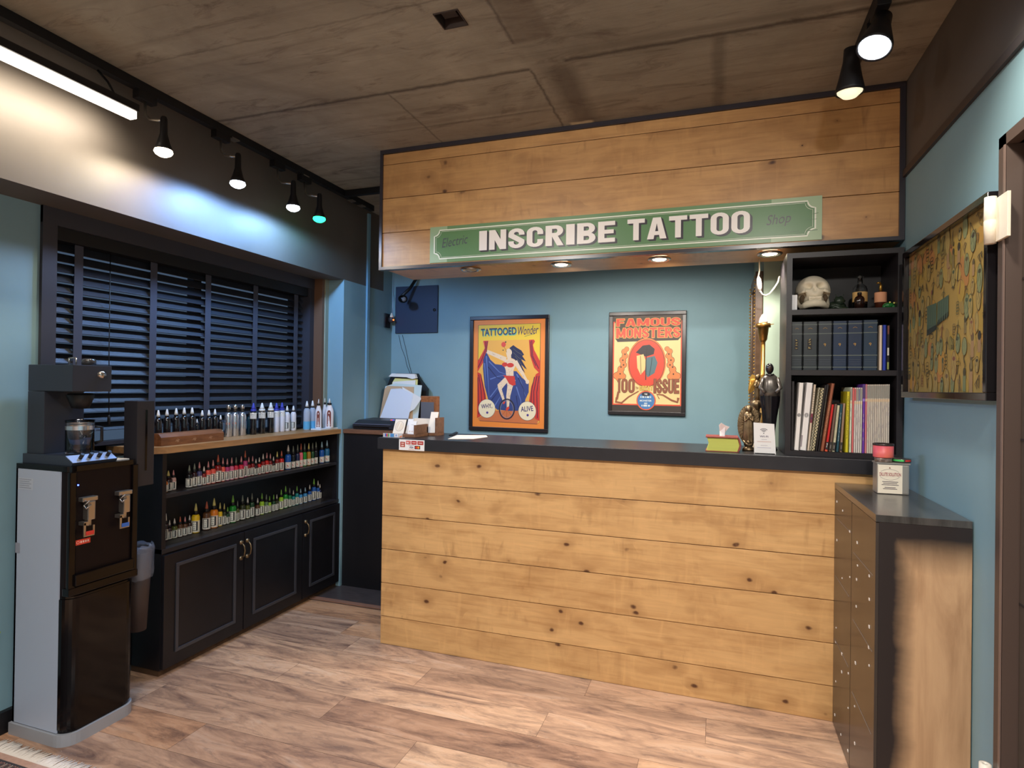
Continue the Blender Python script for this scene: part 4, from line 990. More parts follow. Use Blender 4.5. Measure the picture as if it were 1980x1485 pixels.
# curtains
for pts in ((262, 390, 320, 388, 300, 520, 260, 640, 200, 740, 200, 620, 245, 540, 282, 470), (200, 740, 240, 760, 300, 1000, 310, 1160, 240, 1240, 203, 1260),
            (770, 385, 822, 382, 836, 402, 815, 440, 830, 500, 893, 620, 893, 755, 830, 690, 785, 560), (893, 735, 850, 760, 800, 900, 780, 1060, 850, 1250, 893, 1270)):
    a.poly(P(*pts), RD)
a.up()
for pts in ((290, 395, 285, 500, 240, 620, 205, 690), (308, 395, 300, 510, 262, 610), (215, 770, 245, 950, 262, 1180), (240, 770, 285, 1000, 300, 1120), (206, 800, 215, 1000, 222, 1220), (800, 390, 812, 560, 880, 700), (785, 400, 800, 560, 850, 670), (862, 780, 830, 950, 835, 1180), (885, 780, 862, 960, 872, 1240), (835, 790, 808, 930, 800, 1080)):
    a.line(P(*pts), .006, DR)
# cape
a.up()
a.poly(P(300, 515, 345, 600, 400, 650, 490, 662, 530, 720, 640, 730, 700, 800, 775, 860, 775, 960, 740, 1040, 725, 1160, 590, 1170, 430, 1160, 330, 1060, 285, 900, 262, 700, 265, 600), BL); a.up()
for pts in ((300, 560, 320, 800, 340, 1040), (330, 620, 450, 740, 520, 760), (345, 820, 430, 790, 510, 770), (350, 1020, 440, 900, 500, 840), (400, 1120, 470, 1000), (640, 760, 690, 850, 740, 1000), (640, 900, 690, 1050, 700, 1150), (280, 640, 300, 900)):
    a.line(P(*pts), .009, (96, 118, 180), w2=.002)
for pts in ((320, 680, 420, 800, 500, 830), (360, 1060, 460, 930), (660, 800, 720, 930, 730, 1020), (640, 1000, 660, 1130)): a.line(P(*pts), .008, (30, 38, 84), w2=.002)
a.up()
# hair
a.poly(P(560, 470, 600, 440, 640, 470, 690, 500, 720, 548, 700, 560, 740, 620, 690, 600, 755, 712, 690, 660, 735, 750, 650, 660, 620, 600, 575, 580, 560, 540), NV); a.up()
for pts in ((600, 480, 650, 520, 700, 548), (600, 520, 660, 580, 720, 610), (620, 560, 680, 640, 735, 700)): a.line(P(*pts), .003, (96, 96, 92))
# body
a.ell(U(556), V(515), .020, .026, SK, 16, .5); a.poly(P(520, 520, 575, 520, 580, 590, 540, 600), SK)
a.line(P(305, 508, 400, 548, 520, 600), .026, SK, w2=.034); a.poly(P(510, 600, 600, 590, 640, 620, 622, 680, 606, 720, 608, 780, 525, 780, 520, 720, 500, 660), SK)
a.line(P(622, 620, 690, 730, 750, 830), .034, SK, w2=.018); a.ell(U(760), V(845), .014, .016, SK, 10)
a.poly(P(530, 790, 600, 790, 630, 830, 600, 900, 575, 1000, 560, 1140, 536, 1140, 530, 1000, 540, 900), SK)
a.poly(P(520, 790, 560, 830, 500, 900, 478, 930, 512, 1040, 490, 1055, 440, 930, 430, 880), SK); a.up()
a.ell(U(508), V(655), .022, .016, RD, 12); a.ell(U(570), V(662), .028, .017, RD, 12)
a.poly(P(490, 775, 620, 785, 632, 880, 600, 890, 560, 870, 525, 810), RD)
rr = random.Random(9)
for q in range(58):        # tattoos
    c_ = rr.choice(((420, 560, 60, 22), (560, 625, 40, 18), (560, 745, 30, 30), (470, 900, 25, 60), (560, 960, 22, 90), (500, 990, 12, 30), (680, 730, 40, 60)))
    x = c_[0]+rr.uniform(-1, 1)*c_[2]; y = c_[1]+rr.uniform(-1, 1)*c_[3]
    if c_[0] == 680: y = 730+(x-680)*1.4
    if c_[0] == 420: y = 556+(x-420)*.45+rr.uniform(-8, 8)
    a.line(P(x, y, x+rr.uniform(-9, 9), y+rr.uniform(-9, 9)), .0022, (130, 110, 140))
# rose in the mouth
a.ell(U(492), V(432), .018, .020, (220, 74, 60), 10); a.line(P(495, 450, 530, 520), .002, (40, 70, 50)); a.ell(U(488), V(495), .006, .004, (30, 70, 60), 8); a.ell(U(515), V(405), .006, .006, (30, 50, 60), 6)
# unicycle
a.up(); a.ring(U(538), V(1150), .058, .072, .010, (40, 38, 56), 28); a.ring(U(538), V(1150), .050, .062, .003, (150, 146, 150), 28)
for q in range(8):
    an = q*PI/4; a.line([(U(538), V(1150)), (U(538)+.05*math.cos(an), V(1150)+.062*math.sin(an))], .0014, (60, 40, 50))
a.ell(U(546), V(1145), .018, .010, (216, 60, 40), 10, .9); a.ell(U(505), V(1080), .012, .007, (216, 60, 40), 8, .9)
# discs and writing
for cx, cy, tx in ((313, 1150, 'WHY,'), (762, 1165, 'ALIVE')):
    a.up(); a.ell(U(cx), V(cy), .068, .070, (56, 46, 78), 28); a.up(); a.ell(U(cx), V(cy), .066, .068, (240, 226, 190), 28)
    a.up(); w_ = .094 if len(tx) > 4 else .088
    a.text(tx, U(cx)-w_/2, U(cx)+w_/2, V(cy)-.008, V(cy)+.030, (52, 36, 104), .018, 0, .10); a.ell(U(cx)+.004, V(cy)-.030, .009, .009, (70, 52, 140), 10)
a.up(); a.text('TATTOOED', U(240), U(640), V(345), V(262), (110, 190, 150), .03, 0, .03); a.up(); a.text('TATTOOED', U(236), U(634), V(335), V(252), (48, 38, 92), .02, 0, .03)
a.text('Wonder', U(655), U(876), V(332), V(240), (48, 38, 92), .0, .35, .07); a.line(P(722, 345, 800, 325, 830, 322), .003, (110, 130, 90))
a.lay('print', M['printgloss'], (x0+.028, YB-.012, z0+.028), EX, EZ, t, step=.00012)
# poster 2 (the pictured monster's head is left out: a plain leaf figure keeps its place)
x0, x1, z0, z1 = .978, 1.492, 1.198, 1.903
t = framed('framed_poster', x0, x1, z0, z1, 'framed FAMOUS MONSTERS poster with red oval beside the ornate frame', .026)
a = Art(); UW, VH = x1-x0-.048, z1-z0-.048
def U(x): return (x-200)/(1015-200)*UW
def V(y): return (1290-y)/(1290-165)*VH
DK = (62, 52, 46); CR_ = (238, 214, 150); RO = (230, 84, 54); OB = (222, 122, 62); BR = (150, 84, 56); BRD = (70, 40, 34)
a.rect(0, UW, 0, VH, DK); a.up(); a.rect(U(208), U(1008), V(1215), V(235), RO); a.up(); a.rect(U(222), U(995), V(1200), V(250), CR_); a.up()
a.poly(P(238, 440, 1000, 420, 965, 462, 262, 475), DK); a.poly(P(232, 190, 1000, 180, 1000, 430, 236, 445), (74, 58, 44)); a.up()
a.ell(U(607), V(720), .128, .168, OB, 40); a.up(); a.ell(U(607), V(725), .120, .160, (70, 40, 44), 40); a.up(); a.ell(U(607), V(725), .117, .157, (224, 74, 50), 40); a.up()
# scroll work of the painted oval frame
for sgn_ in (-1, 1):
    for (x_, y_, r_) in ((265, 590, 28), (255, 640, 30), (280, 690, 34), (270, 745, 32), (300, 795, 34), (310, 850, 38), (352, 872, 34), (275, 880, 30), (330, 905, 26), (235, 560, 24)):
        cx = 607+sgn_*x_; cx = cx if 222 < cx < 995 else 607+sgn_*(x_-20)
        a.ell(U(cx), V(y_), r_/815*UW*1.25, r_/1125*VH*1.25, (74, 42, 34), 14)
a.up()
for sgn_ in (-1, 1):
    for (x_, y_, r_) in ((265, 590, 28), (255, 640, 30), (280, 690, 34), (270, 745, 32), (300, 795, 34), (310, 850, 38), (352, 872, 34), (275, 880, 30), (330, 905, 26), (235, 560, 24)):
        cx = 607+sgn_*x_; cx = cx if 222 < cx < 995 else 607+sgn_*(x_-20)
        a.ell(U(cx), V(y_), r_/815*UW*1.12, r_/1125*VH*1.12, (226, 136, 76), 14)
a.up()
for sgn_ in (-1, 1):
    for (x_, y_) in ((280, 690), (270, 745), (300, 770), (310, 850), (255, 620)): a.ell(U(607+sgn_*x_), V(y_), .005, .006, (60, 32, 28), 8)
# generic leaf stand-in
a.poly(P(480, 600, 560, 520, 640, 510, 700, 560, 690, 620, 600, 650), (44, 40, 46)); a.poly(P(490, 640, 570, 620, 600, 700, 590, 800, 540, 860, 500, 780), (236, 206, 140)); a.poly(P(610, 660, 700, 640, 735, 720, 700, 840, 620, 890, 590, 820), (84, 118, 128)); a.up()
a.line(P(545, 850, 540, 740, 535, 640), .004, (120, 92, 60)); a.line(P(640, 870, 660, 760, 670, 660), .004, (40, 60, 70)); a.line(P(600, 920, 600, 700, 610, 540), .006, (40, 34, 36))
a.up()
WS.update(dict(F=.88, M=1.30, U=.98, G=.96)); WS['1'] = .5; WS['0'] = .8
def poster_word(tx, u0, u1, v0, v1, edge, col, e, gap=.10):
    """letters with a coloured outline: wider copies shifted all round, then the face"""
    a.up()
    for q in range(8): word(a, tx, WS, u0, u1, v0, v1, gap, edge, e*math.cos(q*PI/4), e*math.sin(q*PI/4)); a.up()
    word(a, tx.replace('0', 'O') if '0' in tx else tx, {**WS, 'O': WS['0']} if '0' in tx else WS, u0, u1, v0, v1, gap, col); a.up()
poster_word('FAMOUS', U(246), U(988), V(292), V(203), (240, 190, 90), (226, 78, 54), .0028)
poster_word('MONSTERS', U(246), U(988), V(430), V(312), (240, 190, 90), (226, 78, 54), .0028, .08)
poster_word('1OO', U(268), U(470), V(1072), V(908), BRD, BR, .0018, .14)
poster_word('ISSUE', U(694), U(982), V(1072), V(908), BRD, BR, .0018, .14)
poster_word('GREAT', U(528), U(684), V(1042), V(988), (120, 90, 50), (230, 196, 96), .0010, .14)
a.text('TH', U(482), U(515), V(1030), V(1000), BR, .01); a.up()
a.line(P(262, 1130, 250, 1180, 320, 1190, 400, 1120, 520, 1050), .016, BR, w2=.006); a.line(P(975, 1120, 965, 1170, 900, 1150, 800, 1090, 730, 1085, 760, 1135), .016, BR, w2=.006); a.line(P(280, 1060, 262, 1150), .014, BR)
a.up(); a.ell(U(607), V(1158), .064, .066, (228, 92, 48), 30); a.up(); a.ell(U(607), V(1158), .057, .059, (70, 126, 184), 30); a.up()
a.ell(U(605), V(1085), .03, .016, (40, 44, 58), 12); a.up()
for tx, y_, w_ in (('THE', 1085, .02), ("- -- - --- -", 1118, .07), ('MONSTER', 1160, .078), ('-- -- -', 1192, .02), ('- ---- --', 1218, .055)): a.text(tx, U(604)-w_/2, U(604)+w_/2, V(y_+10), V(y_-10), (228, 236, 232), .02)
a.lay('print', M['printgloss'], (x0+.024, YB-.012, z0+.024), EX, EZ, t, step=.00006)
# flash sheet picture on the right wall
pa, pb_, pc_ = at(1743, 487, 'x', 2.372), at(1911, 378, 'x', 2.372), at(1906, 775, 'x', 2.372)
yL, yR, z0, z1 = min(pa.y-.022, -.004), pb_.y, pc_.z, (pa.z+pb_.z)/2
print('PICT', yL, yR, z0, z1, pa)
t = thing('framed_picture', 'large framed ochre sheet of small tattoo sketches on the right wall', 'picture', (XR-.03, -.33, z0))
f = MB(); w = .022; d = .040
for q in ((yR, yL, z0, z0+w), (yR, yL, z1-w, z1), (yR, yR+w, z0+w+.0002, z1-w-.0002), (yL-w, yL, z0+w+.0002, z1-w-.0002)): f.box(XR-d, XR-.001, q[0], q[1], q[2], q[3], .002)
f.build('frame', mat('gloss_black_frame', (26, 24, 26), .15, coat=.5), t)
a = Art(); UW, VH = yL-yR-.04, z1-z0-.04
a.rect(0, UW, 0, VH, (160, 132, 70)); a.up(); rr = random.Random(21)
for q in range(70):
    c_ = rr.choice(((164, 134, 62), (146, 122, 68), (172, 130, 62), (130, 116, 62), (164, 138, 74), (166, 116, 66)))
    a.ell(rr.uniform(.02, UW-.02), rr.uniform(.02, VH-.02), rr.uniform(.015, .04), rr.uniform(.015, .05), c_, 10, rr.uniform(0, 3))
    if q % 12 == 11: a.up()
a.up()
INKC = [(70, 64, 44), (88, 76, 52), (104, 86, 60), (74, 82, 60), (120, 74, 60), (54, 50, 42)]
for gx in range(15):
    for gy in range(9):
        cx = .03+gx*(UW-.06)/14+rr.uniform(-.012, .012); cy = .035+gy*(VH-.07)/8+rr.uniform(-.012, .012)
        if .40 < cx/UW < .68 and .40 < cy/VH < .60: continue
        c_ = rr.choice(INKC); k_ = rr.random(); s_ = rr.uniform(.014, .026); tl = rr.uniform(1.1, 1.9)
        if k_ < .25: a.ell(cx, cy, s_*.8, s_*tl, (156, 134, 78) if rr.random() < .6 else (124, 128, 88), 12); a.ring(cx, cy, s_*.8, s_*tl, .0022, c_, 14); a.line([(cx-s_*.5, cy-s_*.3), (cx, cy+s_*.6), (cx+s_*.4, cy-s_*.5), (cx+s_*.1, cy-s_)], .0028, c_); a.ell(cx, cy+s_*tl*.5, s_*.45, s_*.3, c_, 8)
        elif k_ < .45: a.rect(cx-s_*.5, cx+s_*.5, cy-s_*tl, cy+s_*tl*.4, rr.choice(((120, 104, 66), (110, 118, 84), (150, 120, 84)))); a.ell(cx, cy+s_*tl*.7, s_*.5, s_*.6, c_, 10)
        elif k_ < .65:
            pts = [(cx+rr.uniform(-s_, s_), cy+rr.uniform(-s_*tl, s_*tl)) for _ in range(7)]; a.line(pts, .0030, c_); a.line(pts[::-2], .0022, c_)
        elif k_ < .82: a.line([(cx-s_*.3, cy-s_*tl), (cx, cy), (cx+s_*.3, cy+s_*tl)], .008, c_, w2=.002); a.ring(cx, cy, s_, s_*.7, .0022, c_, 12, 0, PI)
        else:
            for m_ in range(4): a.ring(cx, cy-s_*tl/2+m_*s_*.6, s_*.7, s_*.35, .0020, c_, 10)
a.up(); a.poly([(UW*.30, VH*.42), (UW*.43, VH*.44), (UW*.43, VH*.58), (UW*.30, VH*.58)], (74, 92, 76)); a.poly([(UW*.44, VH*.46), (UW*.58, VH*.50), (UW*.58, VH*.60), (UW*.44, VH*.58)], (74, 92, 76)); a.poly([(UW*.30, VH*.38), (UW*.43, VH*.41), (UW*.43, VH*.44), (UW*.30, VH*.42)], (46, 52, 44)); a.poly([(UW*.44, VH*.43), (UW*.58, VH*.47), (UW*.58, VH*.50), (UW*.44, VH*.46)], (46, 52, 44)); a.up()
for q in range(10):
    x_ = UW*(.31+.028*q); a.line([(x_, VH*.45), (x_+.004, VH*.58)], .004, (96, 116, 92))
a.lay('print', M['printgloss'], (XR-.022, yL-.02, z0+.02), -EY, EZ, t)

# ================================================================== BOOKCASE
BX0, BX1, BY0, BY1, BZ1 = 1.966, 2.404, .022, .30, 1.972
bk = thing('bookcase', 'black open bookcase of three shelves standing on the worktop', 'bookcase', ((BX0+BX1)/2, .16, 1.10))
BS = mat('charcoal_bookcase', (36, 32, 35), .42, noise=(26, .10), stretch=(1, 1, 5))
b = MB(); b.box(BX0, BX0+.022, BY0, BY1, 1.101, BZ1); b.box(BX1-.022, BX1, BY0, BY1, 1.101, BZ1); b.build('side_panels', BS, bk)
box('back_panel', M['blacks'], BX0+.022, BX1-.022, BY1-.008, BY1, 1.101, BZ1, bk)
box('top_board', BS, BX0+.022, BX1-.022, BY0, BY1-.008, BZ1-.022, BZ1, bk); box('bottom_board', BS, BX0+.022, BX1-.022, BY0, BY1-.008, 1.101, 1.122, bk)
S1, S2, S3 = 1.7286, 1.4686, 1.1226
box('shelf', BS, BX0+.022, BX1-.022, BY0+.004, BY1-.008, S1-.0226, S1-.0006, bk); box('shelf', BS, BX0+.022, BX1-.022, BY0+.004, BY1-.008, S2-.0226, S2-.0006, bk)
ORD = ['first', 'second', 'third', 'fourth', 'fifth', 'sixth', 'seventh', 'eighth', 'ninth', 'tenth', 'eleventh', 'twelfth', 'thirteenth', 'fourteenth']
def bookmesh(w, d, h, col, pages=(226, 220, 204), soft=False, bands=None, art=None, rough=.5):
    """spine faces -y, origin at the bottom left front corner"""
    b = MB(); b.mi = 0
    t_ = min(.0025, w*.16)
    if soft: b.box(0, w, 0, d, 0, h)
    else:
        b.box(0, t_, 0, d, 0, h); b.box(w-t_, w, 0, d, 0, h); b.box(0, w, 0, t_*1.2, 0, h, .0004); b.mi = 1; b.box(t_, w-t_, t_*1.2, d-.003, .003, h-.003)
    return b
BOOKC = {}
PREV = {}
def book(px0, px1, py, zb, col, lab, group, lean=0., depth=.20, y=.035, art=None, soft=False, name='book', cat='book', rough=.5, maxx=None, pages=(226, 220, 204)):
    xa = at(px0, 870 if zb < 1.3 else 715, 'y', y).x; xb = at(px1, 870 if zb < 1.3 else 715, 'y', y).x
    zt = at((px0+px1)/2, py, 'y', y).z; h = (zt-zb)/max(.5, math.cos(lean)); w = (xb-xa)*math.cos(lean)*.965
    pv = PREV.get(zb)
    if pv:
        need = pv[0]+max(0, min(h, pv[1])*(math.tan(pv[2])-math.tan(lean)))+.0004
        if need > xa: w = max(w*.7, w-(need-xa)); xa = need
    PREV[zb] = (xa+.0004+w/math.cos(lean), h, lean)
    t = thing(name, lab, cat, (xa+.0004, y, zb), 0, group); t.rotation_euler = (0, lean, 0)
    if lean < 0: pass
    b = bookmesh(w, depth, h, col, soft=soft)
    b.build('cover', [mat('cover_%d_%d_%d' % col, col, rough), mat('page_block', pages, .8)], t, local=True)
    t.location.z = zb+.0003+w*math.sin(lean)
    if art:
        a = Art(); art(a, w, h)
        if a.f: a.lay('spine_print', M['print'], (0, -.0006, 0), EX, EZ, t, local=True)
    return t
def marks(a, u, v0, v1, size, col, seed=1):
    """a vertical run of worn, unreadable title strokes"""
    r_ = random.Random(seed); v = v0
    while v < v1:
        for q in range(2):
            a.line([(u+r_.uniform(-.5, .5)*size, v+r_.uniform(0, .6)*size), (u+r_.uniform(-.5, .5)*size, v+r_.uniform(.2, .9)*size)], size*.22, col)
        v += size*r_.choice((.95, 1.0, 1.5))
# old blue volumes on the middle shelf
edges = [65, 225, 430, 630, 835, 1045, 1255]; cols = [(52, 58, 62), (54, 60, 64), (58, 64, 72), (46, 60, 84), (48, 60, 82), (52, 68, 86)]
labs = ['old slate blue bound volume, first from the left on the middle shelf', 'old slate blue volume with black title block, second from the left', 'old grey blue volume with gilt numeral left of the bluer ones', 'worn blue bound volume, first of the three bluest', 'worn blue bound volume in the middle of the three bluest', 'worn blue bound volume next to the cream spine']
bt = [725, 722, 716, 712, 706, 698]
for i in range(6):
    def art(a, w, h, i=i):
        for v in (.74, .29, .05, .93): a.rect(0, w, h*v, h*(v+.018), (96, 106, 102)); 
        a.up(); a.line([(w*.35, h*.85), (w*.5, h*.87), (w*.65, h*.85)], .002, (150, 116, 60))
        if i < 2:
            a.rect(w*.30, w*.62, h*.42, h*.63, (30, 28, 28)); a.up(); marks(a, w*.46, h*.44, h*.61, w*.18, (196, 170, 96), i+8)
        else: a.ring(w*.49, h*.53, w*.07, h*.014, .0016, (206, 160, 66), 8); a.line([(w*.54, h*.53), (w*.50, h*.49)], .0018, (206, 160, 66))
        for q in range(3): a.rect(w*.1, w*.9, h*(.12+.045*q), h*(.125+.045*q), (88, 98, 110))
    book(1520+edges[i]/7.07+.3, 1520+edges[i+1]/7.07-.3, 520+bt[i]/7.07, S2, cols[i], labs[i], 'old bound volumes on the middle shelf', 0, .22, .045, art, rough=.28)
def tarts(n, tc, w0=.62, bold=.0):
    def art(a, w, h): marks(a, w*.5, h*.22, h*(.22+w0), w*.42, tc, n)
    return art
book(1698.9, 1705.2, 629, S2, (226, 208, 186), 'thin cream book between the blue volumes and the bright blue one', 'thin books on the middle shelf', 0, .18, .045)
def ba(a, w, h):
    a.rect(0, w, h*.64, h, (190, 190, 200)); a.up(); marks(a, w*.5, h*.66, h*.96, w*.55, (40, 44, 110), 2); marks(a, w*.5, h*.3, h*.5, w*.4, (200, 60, 80), 3)
book(1705.4, 1713.3, 628.5, S2, (36, 62, 176), 'bright blue thin book with pale top on the middle shelf', 'thin books on the middle shelf', 0, .18, .045)
def bb(a, w, h): a.rect(w*.2, w*.8, h*.33, h*.5, (216, 214, 206)); a.rect(w*.2, w*.8, h*.02, h*.18, (150, 160, 90)); a.rect(w*.2, w*.8, h*.8, h*.99, (120, 70, 60))
book(1714, 1719.6, 629, S2, (26, 22, 24), 'thin black book at the right end of the middle shelf', 'thin books on the middle shelf', 0, .18, .045, bb)
# bottom shelf
def X9(v): return 1520+v/9.
def Y9(v): return 720+v/9.
def logo(a, w, h):
    for q in (1., .62): a.ring(w*.5, h*.52, w*.30*q, w*.34*q, .0011, (44, 42, 50), 18)
    a.line([(w*.2, h*.52), (w*.8, h*.52)], .0011, (44, 42, 50)); a.line([(w*.40, h*.52-w*.3), (w*.40, h*.52+w*.3)], .0011, (44, 42, 50)); a.line([(w*.60, h*.52-w*.3), (w*.60, h*.52+w*.3)], .0011, (44, 42, 50))
def barcode(a, w, h): logo(a, w, h); a.rect(w*.04, w*.26, h*.05, h*.22, (150, 140, 146))
def checks(a, w, h):
    n = 40
    for q in range(n):
        for e in range(2):
            if (q+e) % 2: a.rect(w*(.05+.45*e), w*(.5+.45*e), h*q/n, h*(q+.8)/n, (52, 48, 44))
def hstripe(a, w, h):
    for q in range(9): a.rect(0, w, h*(.60+.035*q), h*(.605+.035*q), (80, 74, 50))
    a.rect(0, w, h*.42, h*.56, (120, 44, 62)); a.up(); a.ell(w*.5, h*.49, w*.3, h*.02, (60, 50, 90), 10)
def nolab(a, w, h): a.rect(0, w, h*.02, h*.2, (44, 40, 38)); a.up(); a.rect(w*.3, w*.7, h*.06, h*.14, (120, 112, 104)); marks(a, w*.5, h*.3, h*.85, w*.3, (110, 100, 90), int(w*1e6))
def num7(a, w, h): a.rect(0, w, h*.04, h*.2, (40, 34, 34)); a.up(); a.text('7', w*.25, w*.75, h*.08, h*.17, (226, 220, 210), .03); a.rect(0, w, 0, h*.035, (216, 84, 50))
def magz(c1=(150, 146, 136), c2=(224, 196, 160), top=.80):
    def art(a, w, h):
        a.rect(0, w*.92, h*top, h*.985, c1); a.rect(0, w*.92, h*(top-.05), h*(top-.012), c2)
        rr_ = random.Random(int(w*1e6)+int(h*1e4))
        for q in range(4): v = rr_.uniform(.08, .7); a.rect(w*.3, w*.5, h*v, h*(v+.05), (170, 160, 170))
    return art
L3 = [ # bottom px0, px1 (9x crop), top y, top px shift, colour, label, art, soft, group
 (78, 128, 158, 6, (40, 36, 38), 'thin black book leaning at the left end of the bottom shelf', None, False),
 (132, 226, 182, 68, (238, 234, 230), 'thick white book with round logo, left of the pair', logo, False),
 (232, 356, 184, 96, (234, 230, 228), 'thick white book with round logo and barcode, right of the pair', barcode, False),
 (364, 402, 212, 96, (216, 198, 176), 'slim cream book with maroon picture band beside the white pair', hstripe, False),
 (408, 436, 268, 130, (206, 198, 170), 'slim book with dotted black and cream spine, left of the checked one', checks, False),
 (440, 494, 276, 142, (214, 200, 160), 'checked black and cream book leaning right on the bottom shelf', checks, False),
 (500, 536, 225, 138, (34, 28, 28), 'very slim black book right of the checked one', None, False),
 (542, 588, 210, 130, (30, 24, 24), 'black leaning book with pale vertical title', tarts(3, (150, 140, 100)), False),
 (592, 658, 195, 158, (150, 86, 58), 'tall orange brown book leaning right', tarts(4, (196, 150, 110), .5), False),
 (664, 718, 560, 96, (204, 38, 34), 'short red book with the numeral seven leaning right', num7, False),
 (738, 784, 552, 84, (120, 92, 80), 'short mottled brown book right of the red one', nolab, False),
 (790, 848, 574, 70, (206, 200, 166), 'short cream book between mottled brown and dark teal spines', nolab, False),
 (858, 912, 556, 58, (34, 78, 92), 'short dark teal book with white title', tarts(5, (220, 224, 220)), False),
 (918, 972, 540, 44, (168, 136, 112), 'short tan book leaning against the yellow one', nolab, False),
 (1018, 1084, 335, 18, (206, 192, 41), 'yellow book with black vertical title on the bottom shelf', tarts(6, (50, 46, 26), .7, .02), False),
 (1094, 1128, 262, 12, (222, 230, 206), 'slim pale green magazine right of the yellow book', magz(), True),
 (1130, 1166, 268, 8, (226, 112, 112), 'slim salmon pink magazine between pale ones', None, True),
 (1168, 1204, 268, 6, (224, 214, 204), 'pale magazine right of the salmon pink one', magz((190, 90, 90)), True),
 (1205, 1240, 268, 6, (218, 210, 204), 'pale magazine, second right of the salmon pink one', magz(), True),
 (1241, 1276, 268, 5, (226, 216, 208), 'pale magazine, third right of the salmon pink one', magz((120, 120, 140)), True),
 (1277, 1312, 268, 5, (214, 206, 196), 'pale magazine touching the purple spine on its left', magz(), True),
 (1314, 1362, 208, 4, (112, 62, 168), 'purple spined magazine standing among the pale magazines', magz((80, 60, 110), (150, 120, 200)), True),
 (1364, 1396, 208, 3, (226, 130, 140), 'pink magazine touching the purple one', magz((180, 120, 130)), True)]
n0 = len(L3)
for q in range(12):
    a0_ = 1399+q*32.6
    L3.append((a0_, a0_+31.2, 214-q*.3, 2, [(220, 206, 190), (212, 200, 186), (224, 212, 196), (206, 196, 184)][q % 4], f'slim cream magazine in the right hand run, {ORD[q]} after the pink one', magz(), True))
for i, (a0_, a1_, ty, sh, col, lab, art, soft) in enumerate(L3):
    hpx = 1345-ty; lean = math.atan2(sh, hpx)*.98
    grp = 'magazines on the bottom shelf' if soft else 'books on the bottom shelf'
    book(X9(a0_), X9(a1_), Y9(ty), S3, col, lab, grp, lean, (.12 if col == (206, 192, 41) else .20) if not soft else .19, .032+.0 * i, art, soft=False, name='magazine' if soft else 'book', cat='magazine' if soft else 'book', rough=.45)
# top shelf: skull, white box, rose, bottles, frog
def x7(v): return 1520+v/7.07
def y7(v): return 520+v/7.07
YS = .15
pk = at(x7(365), y7(330), 'y', YS); ks = .094
sk = thing('skull', 'pale resin skull tilted back on the top shelf of the bookcase', 'skull', (pk.x, YS, S1))
tilt_ = Matrix.Rotation(math.radians(-26), 4, 'X')
def skf(n):
    k = 1.
    x, y, z = n.x, -n.y, n.z      # y towards the viewer
    if y > 0:
        for sx in (-1, 1):
            k -= .40*math.exp(-(((x-sx*.38)/.235)**2+((z-.25)/.175)**2)**1.5)
            k += .05*math.exp(-((x-sx*.46)/.20)**2-((z+.06)/.10)**2)
            k -= .34*math.exp(-(((x-sx*.66)/.15)**2+((z+.38)/.20)**2)**1.3)
            k += .035*math.exp(-((x-sx*.36)/.24)**2-((z-.50)/.07)**2)
        k -= .22*math.exp(-((x/.085)**2+((z-.02)/.15)**2)**1.4)
        k += .16*math.exp(-(x/.34)**2-((z+.34)/.20)**2)
    return k
b = MB(); b.ball((pk.x, YS+.006, S1+.094), .071, (1.0, 1.0, .98), 72, skf)
b.build('cranium', M['bone'], sk)
b = MB()
for q in range(10):
    an = math.radians(-54+q*12); px_ = pk.x+.028*math.sin(an); py_ = YS-.056-.018*math.cos(an); pz_ = S1+.060-.004*math.cos(an)
    b.box(px_-.0028, px_+.0028, py_-.003, py_+.003, pz_-.005, pz_+.006, .001)
    b.box(px_-.0027, px_+.0027, py_-.003, py_+.003, pz_-.013, pz_-.0055, .001)
b.build('teeth', M['bone'], sk)
b = MB(); jaw = [(-.060, .012, .066), (-.058, -.006, .034), (-.048, -.034, .020), (-.028, -.062, .030), (0, -.072, .034), (.028, -.062, .030), (.048, -.034, .020), (.058, -.006, .034), (.060, .012, .066)]
b.tube([(pk.x+u, YS+v, S1+w_) for u, v, w_ in jaw], [.006, .009, .012, .016, .018, .016, .012, .009, .006], 14); b.build('jaw', M['bone'], sk)
b = MB()
for sx in (-1, 1): b.tube([(pk.x+sx*.064, YS-.004, S1+.086), (pk.x+sx*.060, YS-.036, S1+.082), (pk.x+sx*.038, YS-.062, S1+.088)], .0055, 8)
b.build('cheekbones', M['bone'], sk)
b = MB()
for sx in (-1, 1): b.ball((pk.x+sx*.045, YS-.026, S1+.060), .016, (.7, .4, 1.), 12)
b.ball((pk.x, YS-.048, S1+.096), .010, (.55, .3, 1.1), 10)
b.build('hollow_shade', M['bonein'], sk)  # dark balls paint the shade inside the nose and side hollows
wx0, wx1 = at(x7(62), 590, 'y', .05).x, at(x7(150), 590, 'y', .05).x
tag(box('white_box', M['white'], max(wx0, BX0+.023), wx1, .045, .09, S1, at(1535, y7(357), 'y', .05).z, bev=.001), 'small plain white box beside the skull', 'box')
rx = at(x7(690), y7(500), 'y', .17); rm = mat('dark_green_resin', (44, 56, 44), .3, noise=(30, .4), bump=.4)
rs = thing('dragon_figurine', 'dark green lumpy creature figurine between the skull and glass bottle', 'figurine', (rx.x, .17, S1))
b = MB(); b.ball((rx.x-.005, .17, S1+.0265), .036, (1.1, .8, .62), 18, lambda n: 1+.10*math.sin(7*n.x+3*n.z)*math.cos(6*n.y)); b.ball((rx.x+.008, .155, S1+.048), .022, (1, .9, .95), 16, lambda n: 1+.14*math.sin(8*n.x)*math.cos(7*n.z)); b.build('body', rm, rs)
